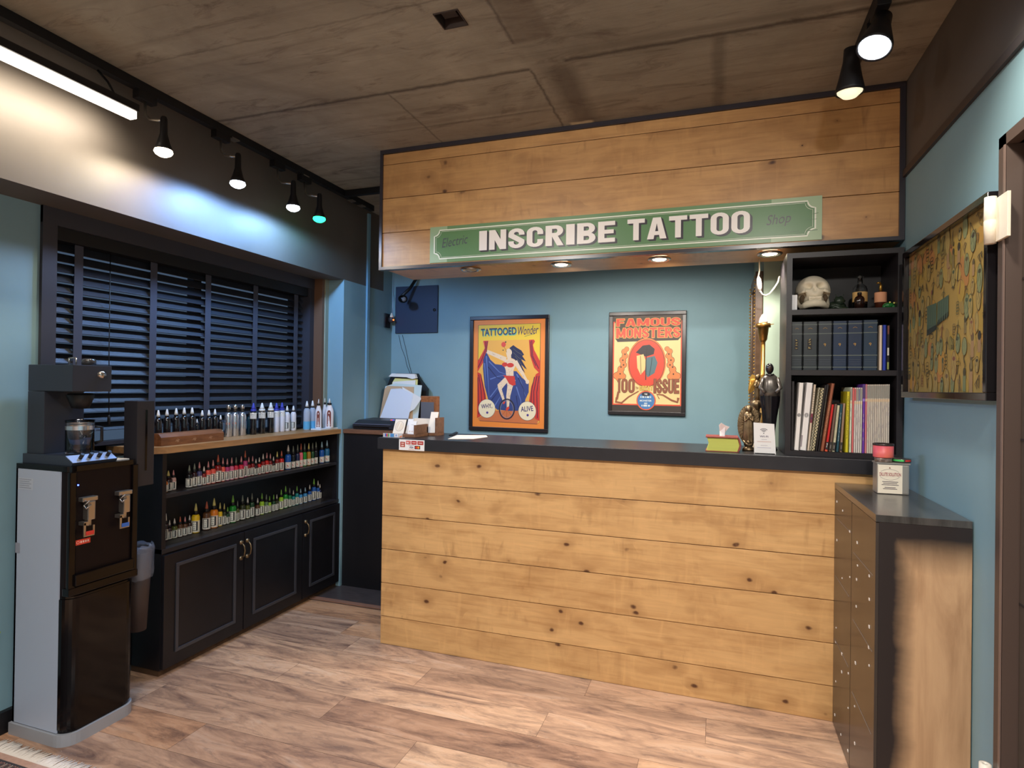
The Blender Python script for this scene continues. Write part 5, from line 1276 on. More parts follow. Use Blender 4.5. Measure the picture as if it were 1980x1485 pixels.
b = MB(); b.tube([(rx.x-.03, .15, S1+.012), (rx.x-.01, .135, S1+.022), (rx.x+.015, .135, S1+.010), (rx.x+.035, .15, S1+.016), (rx.x+.05, .16, S1+.008)], [.009, .008, .008, .0068, .003], 8); b.build('tail', rm, rs)
b = MB()
for sx in (-1, 1): b.tube([(rx.x+.008+sx*.010, .150, S1+.064), (rx.x+.008+sx*.016, .150, S1+.078)], .004, 6, .001)
b.build('horns', rm, rs)
gx = at(x7(1008), y7(540), 'y', .14); R_ = .0145*2
r1 = (at(x7(1110), 590, 'y', .14).x-at(x7(905), 590, 'y', .14).x)/2; hT = at(x7(1008), y7(88), 'y', .14).z-S1
gb = thing('glass_bottle', 'clear glass medicine bottle with paper label on the top shelf', 'bottle', (gx.x, .14, S1))
b = MB(); b.lathe([(0, 0), (r1*.96, 0), (r1, .004), (r1, hT*.60), (r1*.85, hT*.68), (r1*.36, hT*.76), (r1*.32, hT*.93), (r1*.42, hT*.94), (r1*.42, hT), (r1*.30, hT), (r1*.26, hT*.90), (r1*.28, hT*.78), (r1*.78, hT*.66), (r1*.92, hT*.58), (r1*.92, .008), (0, .008)], (gx.x, .14, S1), 28); b.build('glass', M['glass'], gb)
b = MB(); b.lathe([(r1*1.01, hT*.25), (r1*1.01, hT*.52)], (gx.x, .14, S1), 28, cap=False); b.build('label', mat('aged_label', (214, 172, 108), .7), gb)
gx2 = at(x7(1002), y7(540), 'y', .09); r2 = .0095*2*.98; hT2 = at(x7(1002), y7(322), 'y', .09).z-S1; r2 = (at(x7(1075), 590, 'y', .09).x-at(x7(932), 590, 'y', .09).x)/2
db = thing('dark_bottle', 'small dark brown bottle in front of the clear glass bottle', 'bottle', (gx2.x, .09, S1))
b = MB(); b.lathe([(0, 0), (r2, .0), (r2, hT2*.62), (r2*.8, hT2*.74), (r2*.42, hT2*.80), (r2*.40, hT2*.9)], (gx2.x, .09, S1), 22, cap=True); b.build('body', mat('brown_glass', (38, 20, 14), .08, coat=.6), db)
b = MB(); b.lathe([(0, hT2*.88), (r2*.44, hT2*.88), (r2*.44, hT2), (0, hT2)], (gx2.x, .09, S1), 18); b.build('cap', M['cap'], db)
gx3 = at(x7(1290), y7(540), 'y', .12); r3 = (at(x7(1375), 590, 'y', .12).x-at(x7(1205), 590, 'y', .12).x)/2; hT3 = at(x7(1285), y7(185), 'y', .12).z-S1
ab = thing('amber_bottle', 'amber bottle with peach label and spout on the top shelf', 'bottle', (gx3.x, .12, S1))
b = MB(); b.lathe([(0, 0), (r3*.93, 0), (r3*.96, hT3*.60), (r3*.7, hT3*.66), (r3*.3, hT3*.68), (0, hT3*.68)], (gx3.x, .12, S1), 22); b.build('body', mat('amber_glass', (78, 40, 28), .1, coat=.6), ab)
b = MB(); b.lathe([(r3, hT3*.27), (r3, hT3*.63)], (gx3.x, .12, S1), 22, cap=False); b.build('label', mat('peach_label', (222, 160, 122), .7), ab)
b = MB(); b.lathe([(r3*.28, hT3*.67), (r3*.26, hT3*.90), (r3*.18, hT3*.92)], (gx3.x, .12, S1), 14); b.tube([(gx3.x, .12, S1+hT3*.93), (gx3.x-.004, .115, S1+hT3*.99), (gx3.x-.016, .11, S1+hT3*.965)], .004, 8); b.build('spout', M['gold'], ab)
fx = at(x7(1400), y7(510), 'y', .075); fg = mat('green_glaze', (34, 110, 52), .15, coat=.7)
fr2 = thing('frog_figurine', 'tiny glazed green frog with yellow eyes at the shelf end', 'figurine', (fx.x, .075, S1))
b = MB(); b.ball((fx.x, .075, S1+.013), .019, (1.15, .8, .68), 16); b.ball((fx.x-.017, .068, S1+.008), .008, seg=10); b.ball((fx.x+.017, .068, S1+.007), .007, seg=10); b.build('body', fg, fr2)
for sx in (-.002, .013):
    b = MB(); b.ball((fx.x+sx+.004, .062, S1+.024-sx*.2), .0038, seg=8); b.build('eye', mat('yellow_eye', (232, 226, 120), .2), fr2)

# ================================================================== THINGS ON THE WORKTOP
ZT = 1.1005
# tissue box shaped like a book
x0_, x1_ = 1.640, 1.785; tb_ = thing('tissue_box', 'green and red book shaped tissue box with a tissue pulled out', 'tissue box', (1.71, .10, ZT))
b = MB(); b.prism([(x0_+.004, ZT+.003), (x1_-.008, ZT+.003), (x1_-.001, ZT+.030), (x1_-.010, ZT+.062), (x0_+.006, ZT+.062), (x0_+.014, ZT+.034)], .045, .155, 'xz'); b.build('page_block', mat('lime_page_edge', (196, 200, 96), .6, noise=(120, .08), stretch=(.1, .1, 6)), tb_)
b = MB(); b.box(x0_, x1_-.006, .036, .165, ZT+.062, ZT+.067, .001); b.box(x0_, x1_-.004, .036, .165, ZT, ZT+.003); b.prism([(x1_-.010, ZT), (x1_+.002, ZT+.012), (x1_+.006, ZT+.034), (x1_+.001, ZT+.056), (x1_-.008, ZT+.067), (x1_-.008, ZT+.0615), (x1_-.001, ZT+.032), (x1_-.010, ZT+.004)], .036, .165, 'xz'); b.build('cover', mat('dusty_red_cover', (140, 66, 58), .5), tb_)
b = MB(); rr = random.Random(5); tops = [(0, .062), (.014, .056), (.030, .050), (.020, .040), (.012, .030)]
for s_ in (0, 1):
    pts = [(-.012, .0), (.010, 0), (.012, .018), (.030, .044), (.012, .050), (-.006, .062), (-.016, .050), (-.012, .024)]
    b.prism([(1.712+u, ZT+.066+v) for u, v in pts], .095+s_*.007, .097+s_*.007, 'xz')
for v in b.bm.verts: v.co.y += .010*math.sin((v.co.z-ZT)*90)+.006*math.cos(v.co.x*160)
b.build('tissue', M['paper'], tb_)
# wifi sign
wx0, wx1 = 1.842, 1.918
wf_ = thing('wifi_sign', 'small white upright WI-FI sign in front of the statues', 'sign', (1.88, .03, ZT))
b = MB(); b.prism([(wx0+.002, ZT), (wx1+.014, ZT), (wx1+.006, ZT+.132), (wx0-.002, ZT+.136)], .034, .040, 'xz'); b.box(wx0+.004, wx1+.010, .034, .075, ZT, ZT+.003); b.build('card', mat('acrylic_white', (240, 238, 236), .2, coat=.5), wf_)
a = Art()
for r_ in (.020, .0135, .0075): a.ring(.040, .092, r_, r_*.9, .0026, (80, 80, 88), 10, PI*.25, PI*.75)
a.ell(.040, .0905, .0022, .0022, (80, 80, 88), 8); a.text('WI-FI', .024, .058, .072, .080, (70, 62, 100), .01)
for v, w_, c_ in ((.062, .022, (186, 184, 190)), (.052, .056, (206, 170, 160)), (.036, .028, (200, 196, 200)), (.026, .056, (190, 186, 206))): a.rect(.042-w_/2, .042+w_/2, v, v+.0022, c_)
a.lay('printing', M['print'], (wx0, .0335, ZT), EX, EZ, wf_)
# oval saint statue
def statue_base(x, y, label, nm='statue'): return thing(nm, label, 'statue', (x, y, ZT))
sx_, sy_ = 1.826, .150
s1 = statue_base(sx_, sy_, 'bronze coloured praying saint statue with an oval halo of rays')
n = 44; pts = []
for q in range(n*2):
    an = PI*q/n; k_ = 1.03 if q % 2 else 1.; pts.append((sx_+.047*k_*math.cos(an), ZT+.118+.090*k_*math.sin(an)))
BRZ = M['bronze']
b = MB(); b.prism(pts, sy_+.012, sy_+.020, 'xz'); b.build('halo', BRZ, s1)
b = MB()
for q in range(30):
    an = 2*PI*q/30; b.tube([(sx_+.018*math.cos(an), sy_+.011, ZT+.118+.035*math.sin(an)), (sx_+.046*math.cos(an), sy_+.010, ZT+.118+.088*math.sin(an))], .0016, 5)
b.build('rays', BRZ, s1)
def robe(seed, folds=9, amp=.06):
    return lambda n: 1+amp*math.sin(folds*math.atan2(n.y, n.x)+seed)
b = MB(); prof = [(.020, .040), (.024, .06), (.023, .10), (.021, .13), (.019, .15), (.022, .162), (.016, .174), (.008, .180)]
rings = []
for r_, h_ in prof:
    ring = []
    for q in range(28):
        an = 2*PI*q/28; k_ = r_*(1+.09*math.sin(7*an+h_*12)); ring.append(b.bm.verts.new((sx_+k_*math.cos(an), sy_-.004+k_*.62*math.sin(an), ZT+h_)))
    rings.append(ring)
for p_, q_ in zip(rings, rings[1:]):
    for i in range(28):
        f = b.bm.faces.new((p_[i], p_[(i+1) % 28], q_[(i+1) % 28], q_[i])); f.smooth = True
b.ball((sx_, sy_-.008, ZT+.190), .0125, (.9, .95, 1.15), 16); b.ball((sx_, sy_-.003, ZT+.192), .0150, (1, .85, 1.15), 16)
b.tube([(sx_-.017, sy_-.010, ZT+.158), (sx_-.016, sy_-.020, ZT+.136), (sx_-.003, sy_-.022, ZT+.150)], .0045, 8); b.tube([(sx_+.017, sy_-.010, ZT+.158), (sx_+.016, sy_-.020, ZT+.136), (sx_+.003, sy_-.022, ZT+.150)], .0045, 8); b.ball((sx_, sy_-.023, ZT+.153), .005, (.8, 1, 1.4), 10)
b.build('figure', BRZ, s1)
b = MB(); b.ball((sx_, sy_-.004, ZT+.030), .016, (1.3, .9, .9), 14); b.ball((sx_, sy_-.014, ZT+.040), .009, seg=10)
b.tube([(sx_-.022, sy_-.005, ZT+.046), (sx_-.010, sy_-.012, ZT+.030), (sx_, sy_-.012, ZT+.028), (sx_+.010, sy_-.012, ZT+.030), (sx_+.022, sy_-.005, ZT+.046)], .006, 8)
b.lathe([(0, 0), (.026, 0), (.028, .006), (.022, .014), (.015, .022), (0, .024)], (sx_, sy_, ZT), 18, sy=.8); b.build('base', BRZ, s1)
# winged angel figure behind
ax_, ay_ = 1.864, .245
s2 = statue_base(ax_, ay_, 'gilt bronze angel figure with raised wing behind the oval saint')
b = MB(); b.lathe([(0, 0), (.026, 0), (.026, .012), (.018, .02), (.014, .12), (.020, .15), (.022, .17), (.014, .175), (.015, .19), (.024, .20), (.026, .225), (.014, .232), (0, .235)], (ax_, ay_, ZT), 18); b.build('pedestal', BRZ, s2)
b = MB(); b.lathe([(.014, .23), (.018, .25), (.014, .29), (.018, .31), (.013, .325), (.005, .33)], (ax_+.006, ay_, ZT), 16, sy=.8); b.ball((ax_+.004, ay_-.006, ZT+.342), .012, (1, 1, 1.1), 14); b.tube([(ax_+.0, ay_-.012, ZT+.315), (ax_-.010, ay_-.022, ZT+.300), (ax_+.004, ay_-.024, ZT+.29)], .005, 8); b.build('figure', BRZ, s2)
b = MB(); wing = [(.0, .0), (-.008, .030), (-.020, .036), (-.030, .022), (-.034, -.01), (-.038, -.045), (-.026, -.052), (-.012, -.040), (-.002, -.018)]
b.prism([(ax_+u, ZT+.318+v) for u, v in wing], ay_+.002, ay_+.008, 'xz')
for q in range(6): b.tube([(ax_-.004-.004*q, ay_+.001, ZT+.332), (ax_-.010-.0045*q, ay_, ZT+.325-.010*q), (ax_-.008-.005*q, ay_+.001, ZT+.285-.006*q)], .0022, 5, .001)
b.build('wing', M['gold'], s2)
b = MB(); b.prism([(ax_+.008+u*-.9, ZT+.318+v) for u, v in wing], ay_+.004, ay_+.010, 'xz'); b.build('wing', M['gold'], s2)
# tall black hooded statue
hx, hy = 1.915, .165
s3 = statue_base(hx, hy, 'tall glossy black hooded robed statue beside the bookcase')
GB = mat('gloss_black_resin', (22, 20, 24), .2, coat=.5); SG = mat('pewter_glaze', (96, 90, 84), .25, metal=.4, noise=(40, .4))
prof = [(.030, 0), (.034, .008), (.026, .02), (.022, .05), (.024, .10), (.030, .16), (.036, .20), (.041, .235), (.042, .255), (.040, .27)]
def folded(b, prof, cx, cy, sy, nf, amp):
    rings = []; N = 36
    for r_, h_ in prof:
        ring = []
        for q in range(N):
            an = 2*PI*q/N; k_ = r_*(1+amp*math.sin(nf*an+h_*9)); ring.append(b.bm.verts.new((cx+k_*math.cos(an), cy+k_*sy*math.sin(an), ZT+h_)))
        rings.append(ring)
    for p_, q_ in zip(rings, rings[1:]):
        for i in range(N):
            f = b.bm.faces.new((p_[i], p_[(i+1) % N], q_[(i+1) % N], q_[i])); f.smooth = True
    b.bm.faces.new(rings[0]); b.bm.faces.new(rings[-1])
b = MB(); folded(b, prof, hx, hy, .62, 9, .07); b.build('robe', GB, s3)
b = MB(); folded(b, [(.0425, .252), (.0435, .27), (.038, .31), (.030, .34), (.018, .352), (.008, .355)], hx, hy, .66, 7, .03)
for sx in (-1, 1): b.tube([(hx+sx*.030, hy-.010, ZT+.335), (hx+sx*.042, hy-.022, ZT+.290), (hx+sx*.022, hy-.036, ZT+.268)], .0085, 8)
b.build('cape', SG, s3)
b = MB(); b.ball((hx-.002, hy, ZT+.378), .0185, (.95, 1, 1.35), 18); b.tube([(hx-.016, hy-.012, ZT+.352), (hx-.002, hy-.020, ZT+.346), (hx+.014, hy-.012, ZT+.352)], .004, 6); b.build('hood', GB, s3)
b = MB(); b.ball((hx-.002, hy-.013, ZT+.376), .0115, (.9, .7, 1.3), 14); b.build('face', mat('dark_face', (46, 28, 22), .5), s3)
# brass torch lamp
lx, ly = 1.893, .300
tl = thing('torch_lamp', 'slim brass torch lamp with a candle shaped bulb behind the statues', 'lamp', (lx, ly, ZT))
zc = at(1474, 662, 'y', ly).z; zt_ = at(1474, 626, 'y', ly).z; zbulb = at(1476, 607, 'y', ly).z
b = MB(); b.lathe([(0, 0), (.018, 0), (.019, .006), (.014, .012), (.012, .02), (.0105, .03), (.0105, zc-ZT), (0, zc-ZT)], (lx, ly, ZT), 22); b.build('stem', M['brass'], tl)
b = MB(); H_ = zt_-zc; b.lathe([(0, 0), (.010, 0), (.018, .012), (.026, H_*.8), (.034, H_*.80), (.034, H_), (0, H_)], (lx, ly, zc), 26); b.build('cup', M['brass'], tl)
b = MB(); hb = zbulb-zt_; b.lathe([(0, 0), (.019, 0), (.020, hb*.25), (.015, hb*.6), (.006, hb*.93), (0, hb)], (lx, ly, zt_), 20); b.build('bulb', mat('opal_bulb', (250, 236, 226), .3), tl)
b = MB(); b.tube([(lx+.03, ly-.01, zt_-.006), (lx+.046, ly-.014, zt_-.004)], .002, 6); b.build('key', M['brass'], tl)
# ornate frame seen edge-on on the column's flank
of_ = thing('ornate_frame', 'dark ornate gilt beaded frame hung on the side of the column', 'frame', (1.885, .72, 1.16))
b = MB(); 
for q in ((.50, .56, 1.2205, 1.9295), (.88, .94, 1.2205, 1.9295), (.50, .94, 1.93, 1.99), (.50, .94, 1.16, 1.22)): b.box(1.868, 1.904, q[0], q[1], q[2], q[3], .004)
b.build('moulding', mat('dark_bronze_wood', (82, 62, 46), .35, noise=(30, .25)), of_)
b = MB()
for q in range(44): z_ = 1.18+q*.0182; b.ball((1.865, .932, z_), .0055, seg=6); b.ball((1.866, .512, z_), .0045, seg=6)
b.build('gilt_beading', M['gold'], of_)
box('mirror', mat('mirror_glass', (190, 200, 200), .05, metal=1.), 1.890, 1.895, .56, .88, 1.22, 1.93, of_)
# white cord with inline switch
cpts = [at(*q, 'y', .30) for q in ((1468, 506), (1468.5, 523), (1466, 536))]; cp2 = [at(*q, 'y', .30) for q in ((1469, 561), (1474, 569), (1480, 571.5), (1488, 568), (1497, 557), (1504, 546))]
cp2.append(Vector((1.963, .312, cp2[-1].z+.03)))
wc_ = thing('lamp_cord', 'white cord with inline switch looping down from the soffit', 'cord', (cpts[0].x, .30, cpts[2].z-.1))
b = MB(); b.tube([Vector((cpts[0].x, .30, 2.011))]+cpts[1:], .0036, 8); b.tube(cp2, .0036, 8); b.build('cord', mat('ivory_cord', (236, 226, 206), .4), wc_)
c0 = at(1466.5, 535, 'y', .30); c1 = at(1469, 562, 'y', .30)
b = MB(); b.tube([c0, c0.lerp(c1, .2), c0.lerp(c1, .5), c0.lerp(c1, .8), c1], [.005, .0105, .012, .0105, .005], 12); b.build('switch', mat('ivory_switch', (240, 228, 212), .35), wc_)
# card holders at the left end
def px_x(px, y): return at(px, 820, 'y', y).x
ch = thing('card_holder', 'brown wooden card holder with white name cards on the worktop', 'card holder', (.06, .10, ZT))
hx0, hx1 = -.008, .165
b = MB(); b.box(hx0, hx1, .05, .20, ZT, ZT+.016, .002); b.box(hx1-.016, hx1, .06, .20, ZT+.016, ZT+.066, .002); b.box(hx0, hx1, .185, .20, ZT+.016, ZT+.05); b.build('stand', M['walnutx'], ch)
def slab(name, x0, x1, y, z0, z1, m, label, cat, group=None, lean=.25, skew=0., th=.003, printing=None):
    t = MB(); v = []; z0 += .0006
    for dz, yy_ in ((0, y), (1, y+(z1-z0)*lean)):
        for xx in (x0, x1): v.append((xx+skew*dz, yy_, z0 if dz == 0 else z1))
    f = [t.bm.verts.new(p) for p in (v[0], v[1], v[3], v[2])]; g = [t.bm.verts.new((p[0], p[1]+th, p[2])) for p in (v[0], v[1], v[3], v[2])]
    t.bm.faces.new(f); t.bm.faces.new(g[::-1])
    for i in range(4): t.bm.faces.new((f[i], g[i], g[(i+1) % 4], f[(i+1) % 4]))
    o = t.build(name, m); tag(o, label, cat, group)
    if printing:
        ev = Vector((skew, (z1-z0)*lean, z1-z0)); L_ = ev.length; a = Art(); printing(a, x1-x0, L_)
        a.up(2)
        a.lay('printing', M['print'], Vector((x0, y-.0008, z0)), EX, ev/L_, o)
    return o
def seal(a, w, h): a.ring(w*.5, h*.52, w*.36, h*.34, .0016, (170, 140, 110), 26); a.ell(w*.5, h*.52, w*.28, h*.27, (232, 214, 188), 20); a.up(); a.line([(w*.4, h*.3), (w*.55, h*.8)], .004, (250, 240, 220))
def cardt(a, w, h): a.rect(w*.2, w*.7, h*.8, h*.815, (180, 170, 170)); a.rect(w*.4, w*.5, h*.62, h*.64, (150, 140, 150))
def cardq(a, w, h): a.rect(w*.3, w*.7, h*.7, h*.72, (180, 170, 170)); a.rect(w*.15, w*.35, h*.14, h*.26, (226, 206, 190)); a.rect(w*.5, w*.72, h*.14, h*.26, (222, 200, 190))
slab('name_card', .012, .078, .075, ZT+.016, ZT+.092, M['cream'], 'square cream card with a round seal on the card holder', 'card', 'cards on the wooden holder', .3, .006, .004, seal)
slab('name_card', .104, .146, .075, ZT+.016, ZT+.085, M['paper'], 'white card stack with two pale squares at the right of the holder', 'card', 'cards on the wooden holder', .3, .003, .008, cardq)
slab('name_card', .062+.012, .108, .105, ZT+.016, ZT+.094, M['paper'], 'white card stack between the round seal card and its right neighbour', 'card', 'cards on the wooden holder', .3, .005, .006, cardt)
bh = thing('leaflet_holder', 'larger brown wooden leaflet stand behind the card holder', 'leaflet holder', (.13, .26, ZT))
b = MB(); b.box(.03, .215, .212, .30, ZT, ZT+.014); b.box(.200, .215, .212, .30, ZT+.014, ZT+.10, .002); b.box(.03, .200, .285, .30, ZT+.014, ZT+.075); b.build('stand', M['walnutx'], bh)
slab('leaflet', .148, .193, .225, ZT+.014, ZT+.130, M['cream'], 'tall cream leaflet at the right of the wooden leaflet stand', 'leaflet', None, .3, .004, .008)
slab('leaflet', .045, .145, .235, ZT+.014, ZT+.092, mat('beige_card', (222, 206, 186), .7), 'low wide beige leaflet in the wooden stand', 'leaflet', None, .3, .0, .004)
# little picture frame box behind
wbx = thing('wooden_display_box', 'upright wooden display box with grey panel behind the leaflets', 'box', (.08, .36, ZT))
ax0, ax1 = at(813, 790, 'y', .35).x, at(845, 790, 'y', .35).x; azt = at(830, 766, 'y', .35).z
b = MB(); b.box(ax0, ax1, .352, .385, ZT, azt, .003); b.build('body', M['walnut'], wbx)
box('panel', mat('grey_glass_panel', (92, 94, 104), .1, coat=.6), ax0+.004, ax1-.020, .347, .3525, ZT+.02, azt-.035, wbx)
# credit card stickers strip and pens
sp = thing('payment_strip', 'small clear strip of coloured payment logos at the worktop edge', 'sign', (.03, .0, ZT))
b = MB(); b.box(-.004, .112, .004, .007, ZT, ZT+.022); b.box(-.004, .112, .004, .030, ZT, ZT+.0015); b.build('strip', mat('clear_acrylic', (226, 226, 228), .1, alpha=.6), sp)
a = Art(); 
for q, c_ in enumerate(((60, 96, 190), (214, 60, 70), (80, 160, 90))): a.rect(.010+q*.0085, .0175+q*.0085, .004, .020, c_)
a.rect(.042, .064, .003, .021, (74, 140, 200)); a.rect(.068, .088, .003, .021, (226, 226, 232)); a.ell(.078, .012, .006, .006, (150, 170, 210), 12); a.poly([(.092, .003), (.112, .003), (.112, .014)], (226, 120, 60))
a.lay('logos', M['print'], (-.002, .0035, ZT), EX, EZ, sp)
# sticker on the worktop edge
stt = at(772, 848, 'y', -.022); st2 = at(821, 850, 'y', -.022); zlo = at(795, 871, 'y', -.022).z
ss = thing('payment_sticker', 'white sticker of red card payment logos on the counter edge', 'sticker', ((stt.x+st2.x)/2, -.023, zlo))
box('sheet', M['paper'], stt.x, st2.x, -.0236, -.0224, zlo, 1.096, ss)
a = Art(); sw, sh_ = st2.x-stt.x, 1.096-zlo
a.rect(sw*.05, sw*.24, sh_*.28, sh_*.78, (168, 62, 48)); a.rect(sw*.28, sw*.46, sh_*.56, sh_*.90, (196, 60, 56)); a.rect(sw*.49, sw*.70, sh_*.56, sh_*.90, (178, 48, 48)); a.rect(sw*.73, sw*.96, sh_*.56, sh_*.90, (172, 50, 44)); a.rect(sw*.62, sw*.84, sh_*.14, sh_*.46, (60, 32, 30)); a.rect(sw*.38, sw*.60, sh_*.46, sh_*.50, (130, 130, 136)); a.rect(sw*.38, sw*.60, sh_*.08, sh_*.12, (226, 150, 110)); a.up()
a.text('BC', sw*.31, sw*.43, sh_*.64, sh_*.82, (250, 244, 240), .02); a.ell(sw*.69, sh_*.30, sh_*.11, sh_*.11, (220, 60, 40), 12); a.ell(sw*.77, sh_*.30, sh_*.11, sh_*.11, (238, 150, 50), 12); a.text('VISA', sw*.41, sw*.58, sh_*.20, sh_*.38, (50, 60, 110), .03); a.rect(sw*.09, sw*.20, sh_*.60, sh_*.68, (240, 220, 210)); a.rect(sw*.09, sw*.20, sh_*.36, sh_*.50, (226, 190, 180)); a.rect(sw*.53, sw*.66, sh_*.70, sh_*.76, (240, 220, 210)); a.rect(sw*.77, sw*.92, sh_*.70, sh_*.76, (240, 220, 210))
a.lay('logos', M['print'], (stt.x, -.0241, zlo), EX, EZ, ss)
# loose papers
q0 = [at(*q, 'z', ZT) for q in ((866, 849), (884, 841.5), (940, 842), (943, 845), (915, 849))]
b = MB(); b.prism([(q.x, q.y) for q in q0], ZT, ZT+.0015, 'xy'); tag(b.build('loose_paper', M['cream']), 'cream sheet lying flat on the worktop right of the leaflets', 'paper')
q1 = [at(*q, 'z', ZT+.002) for q in ((868, 841.5), (882, 835), (886, 836.5), (876, 842))]
# stationery pad
b = MB(); b.prism([(q.x, q.y) for q in q1], ZT, ZT+.004, 'xy'); tag(b.build('pen_tray', M['blacks']), 'small dark pad beside the leaflet stand', 'pad')

# ================================================================== FILING UNIT ON THE RIGHT
fx0, fx1, fy0, fy1, fz1 = 2.155, XR-.004, -.674, -.004, .998
fc = thing('shoe_cabinet', 'tall narrow black drawer cabinet with scuffed front at the counter end', 'cabinet', ((fx0+fx1)/2, -.34, 0))
WS_ = mat('scuffed_black_veneer', (58, 52, 48), .34, noise=(4, .18), stretch=(1, 1, .3), coat=.2)
b = MB(); b.box(fx0+.012, fx1, fy0, fy1, 0, fz1-.022); b.build('body', mat('worn_brown_side', (196, 160, 122), .45, noise=(2.2, .28), stretch=(5, 5, .7)), fc)
b = MB(); b.box(fx0, fx1, fy0-.003, fy1, fz1-.022, fz1, .001); b.build('top', mat('black_stained_oak', (66, 64, 62), .26, noise=(3.2, .5), stretch=(9, 1.2, 1), coat=.3), fc)
# thin end panel, black along its left and top edges, fading unevenly to brown
def dark_edges():
    k = NT('black_edged_panel', .45); tc = k.n('ShaderNodeTexCoord').outputs['Object']; xyz = k.n('ShaderNodeSeparateXYZ'); k.l(tc, xyz.inputs[0])
    nz = k.math('MULTIPLY', k.math('SUBTRACT', k.noise(k.coord((1, 1, 2.2), src=tc), 4, 4), .5), .05)
    X = k.math('ADD', k.math('SUBTRACT', xyz.outputs[0], fx0-(fx0+fx1)/2), nz); Z = k.math('ADD', k.math('SUBTRACT', fz1, xyz.outputs[2]), nz)
    a1 = k.math('SUBTRACT', 1., k.math('DIVIDE', k.math('SUBTRACT', X, .050), .060), clamp=True)
    a2 = k.math('SUBTRACT', 1., k.math('DIVIDE', k.math('SUBTRACT', Z, .060), .11), clamp=True)
    msk = k.math('MAXIMUM', a1, a2)
    wood = k.ramp(k.noise(k.coord((6, 6, .8), src=tc), 2.4, 6, .6, .6), [(.3, rgb(164, 128, 94)), (.55, rgb(196, 160, 122)), (.75, rgb(206, 170, 130))])
    fine = k.noise(k.coord((40, 40, 2.2), src=tc), 2., 3); wood = k.mix(k.math('MULTIPLY', fine, .25), wood, rgb(150, 112, 80))
    k.l(k.mix(msk, wood, rgb(36, 30, 30)), k.b.inputs['Base Color']); return k.m
box('end_panel', dark_edges(), fx0+.010, fx1, fy0-.003, fy0, 0, fz1-.0225, fc)
# fronts: two columns, drawer joints running down
for a_, c_ in ((fy0, -.334), (-.330, fy1)):
    box('drawer_column', WS_, fx0+.001, fx0+.012, a_+.001, c_-.001, .005, fz1-.024, fc)
b = MB()
for a_, c_, zl in ((fy0, -.334, (.80, .56, .30)), (-.330, fy1, (.86, .62, .36))):
    for z in zl:
        b.box(fx0-.0002, fx0+.0012, a_+.03, c_-.03, z-.0012, z+.0012)
b.build('drawer_joint', mat('scratched_edge', (120, 108, 96), .5), fc)
b = MB(); rr = random.Random(8)
for y in (-.60, -.42, -.30, -.17, -.06):
    for z in [.06+.072*k_ for k_ in range(13)]:
        if rr.random() < .40:
            zz_ = z+rr.uniform(-.015, .015); yy_ = y+rr.uniform(-.012, .012); s_ = rr.uniform(.0025, .0055); b.box(fx0-.0008, fx0+.0012, yy_-s_, yy_+s_, zz_-s_*.8, zz_+s_*.8)
b.build('paint_chips', mat('exposed_filler', (232, 224, 212), .7), fc)
# tins on the cabinet
tn = thing('solution_can', 'rectangular tin can with red lettered cream label on the cabinet', 'can', (2.31, -.20, fz1))
cx0, cx1, cy0_, cy1_ = 2.262, 2.352, -.245, -.165
rt = math.radians(-4); TM = Matrix.Translation((2.305, -.205, fz1)) @ Matrix.Rotation(math.radians(2), 4, 'Z')
b = MB(); b.box(-.050, .056, -.030, .030, .0, .112, .006, mtx=TM); b.box(-.052, .058, -.032, .032, .112, .117, mtx=TM); b.build('body', mat('tin_plate', (178, 172, 164), .32, metal=.55), tn)
a = Art(); cw, chh = .080, .106; a.rect(0, cw, 0, chh, (234, 222, 202)); a.up()
a.ring(cw*.48, chh*.66, .034, .020, .0008, (90, 84, 96), 20); a.rect(.004, cw-.004, chh*.60, chh*.75, (234, 222, 202)); a.up()
a.text('DILUTE SOLUTION', .005, cw-.005, chh*.61, chh*.73, (150, 44, 66), .02); a.poly([(cw*.44, chh*.88), (cw*.52, chh*.88), (cw*.48, chh*.93)], (120, 70, 60))
for v, w_ in ((.40, .052), (.345, .046), (.29, .056), (.20, .036), (.15, .046)): a.rect(cw*.5-w_/2, cw*.5+w_/2, chh*v, chh*(v+.022), (110, 100, 104))
org = TM @ Vector((-.047, -.0308, .003)); ex = (TM.to_3x3() @ EX)
a.lay('label', M['print'], org, ex, EZ, tn)
t1 = at(1721, 893, 'y', -.20)
tt = thing('small_tin', 'flat printed tin lying on the can under the orange tin', 'tin', (2.285, -.205, fz1+.1175))
b = MB(); b.lathe([(0, 0), (.028, 0), (.029, .003), (.029, .014), (.028, .016), (0, .016)], (2.283, -.205, fz1+.1178), 26); b.build('body', mat('mottled_tin', (150, 130, 120), .3, metal=.5, noise=(60, .7)), tt)
tt = thing('orange_tin', 'orange and pink round tin topmost on the stacked cans', 'tin', (2.283, -.205, fz1+.1345))
zz0 = fz1+.1345; b = MB(); b.lathe([(0, 0), (.0335, 0), (.034, .002), (.034, .044)], (2.283, -.205, zz0), 30, cap=True); b.build('body', mat('salmon_print', (222, 112, 86), .4, noise=(7, .3), col2=(200, 70, 110)), tt)
b = MB(); b.lathe([(.0335, .044), (.035, .045), (.035, .051), (.033, .052), (.032, .048), (0, .048)], (2.283, -.205, zz0), 30); b.build('lid', mat('dark_lid', (70, 62, 60), .3, metal=.6), tt)
tt = thing('flat_tin', 'flat dark tin with green red lettering right of the tin pile', 'tin', (2.338, -.20, fz1+.1175))
b = MB(); b.lathe([(0, 0), (.030, 0), (.031, .004), (.031, .012), (.029, .0145), (0, .0145)], (2.345, -.196, fz1+.1178), 26); b.build('body', mat('dark_grey_tin', (84, 82, 80), .3, metal=.6), tt)
b = MB()
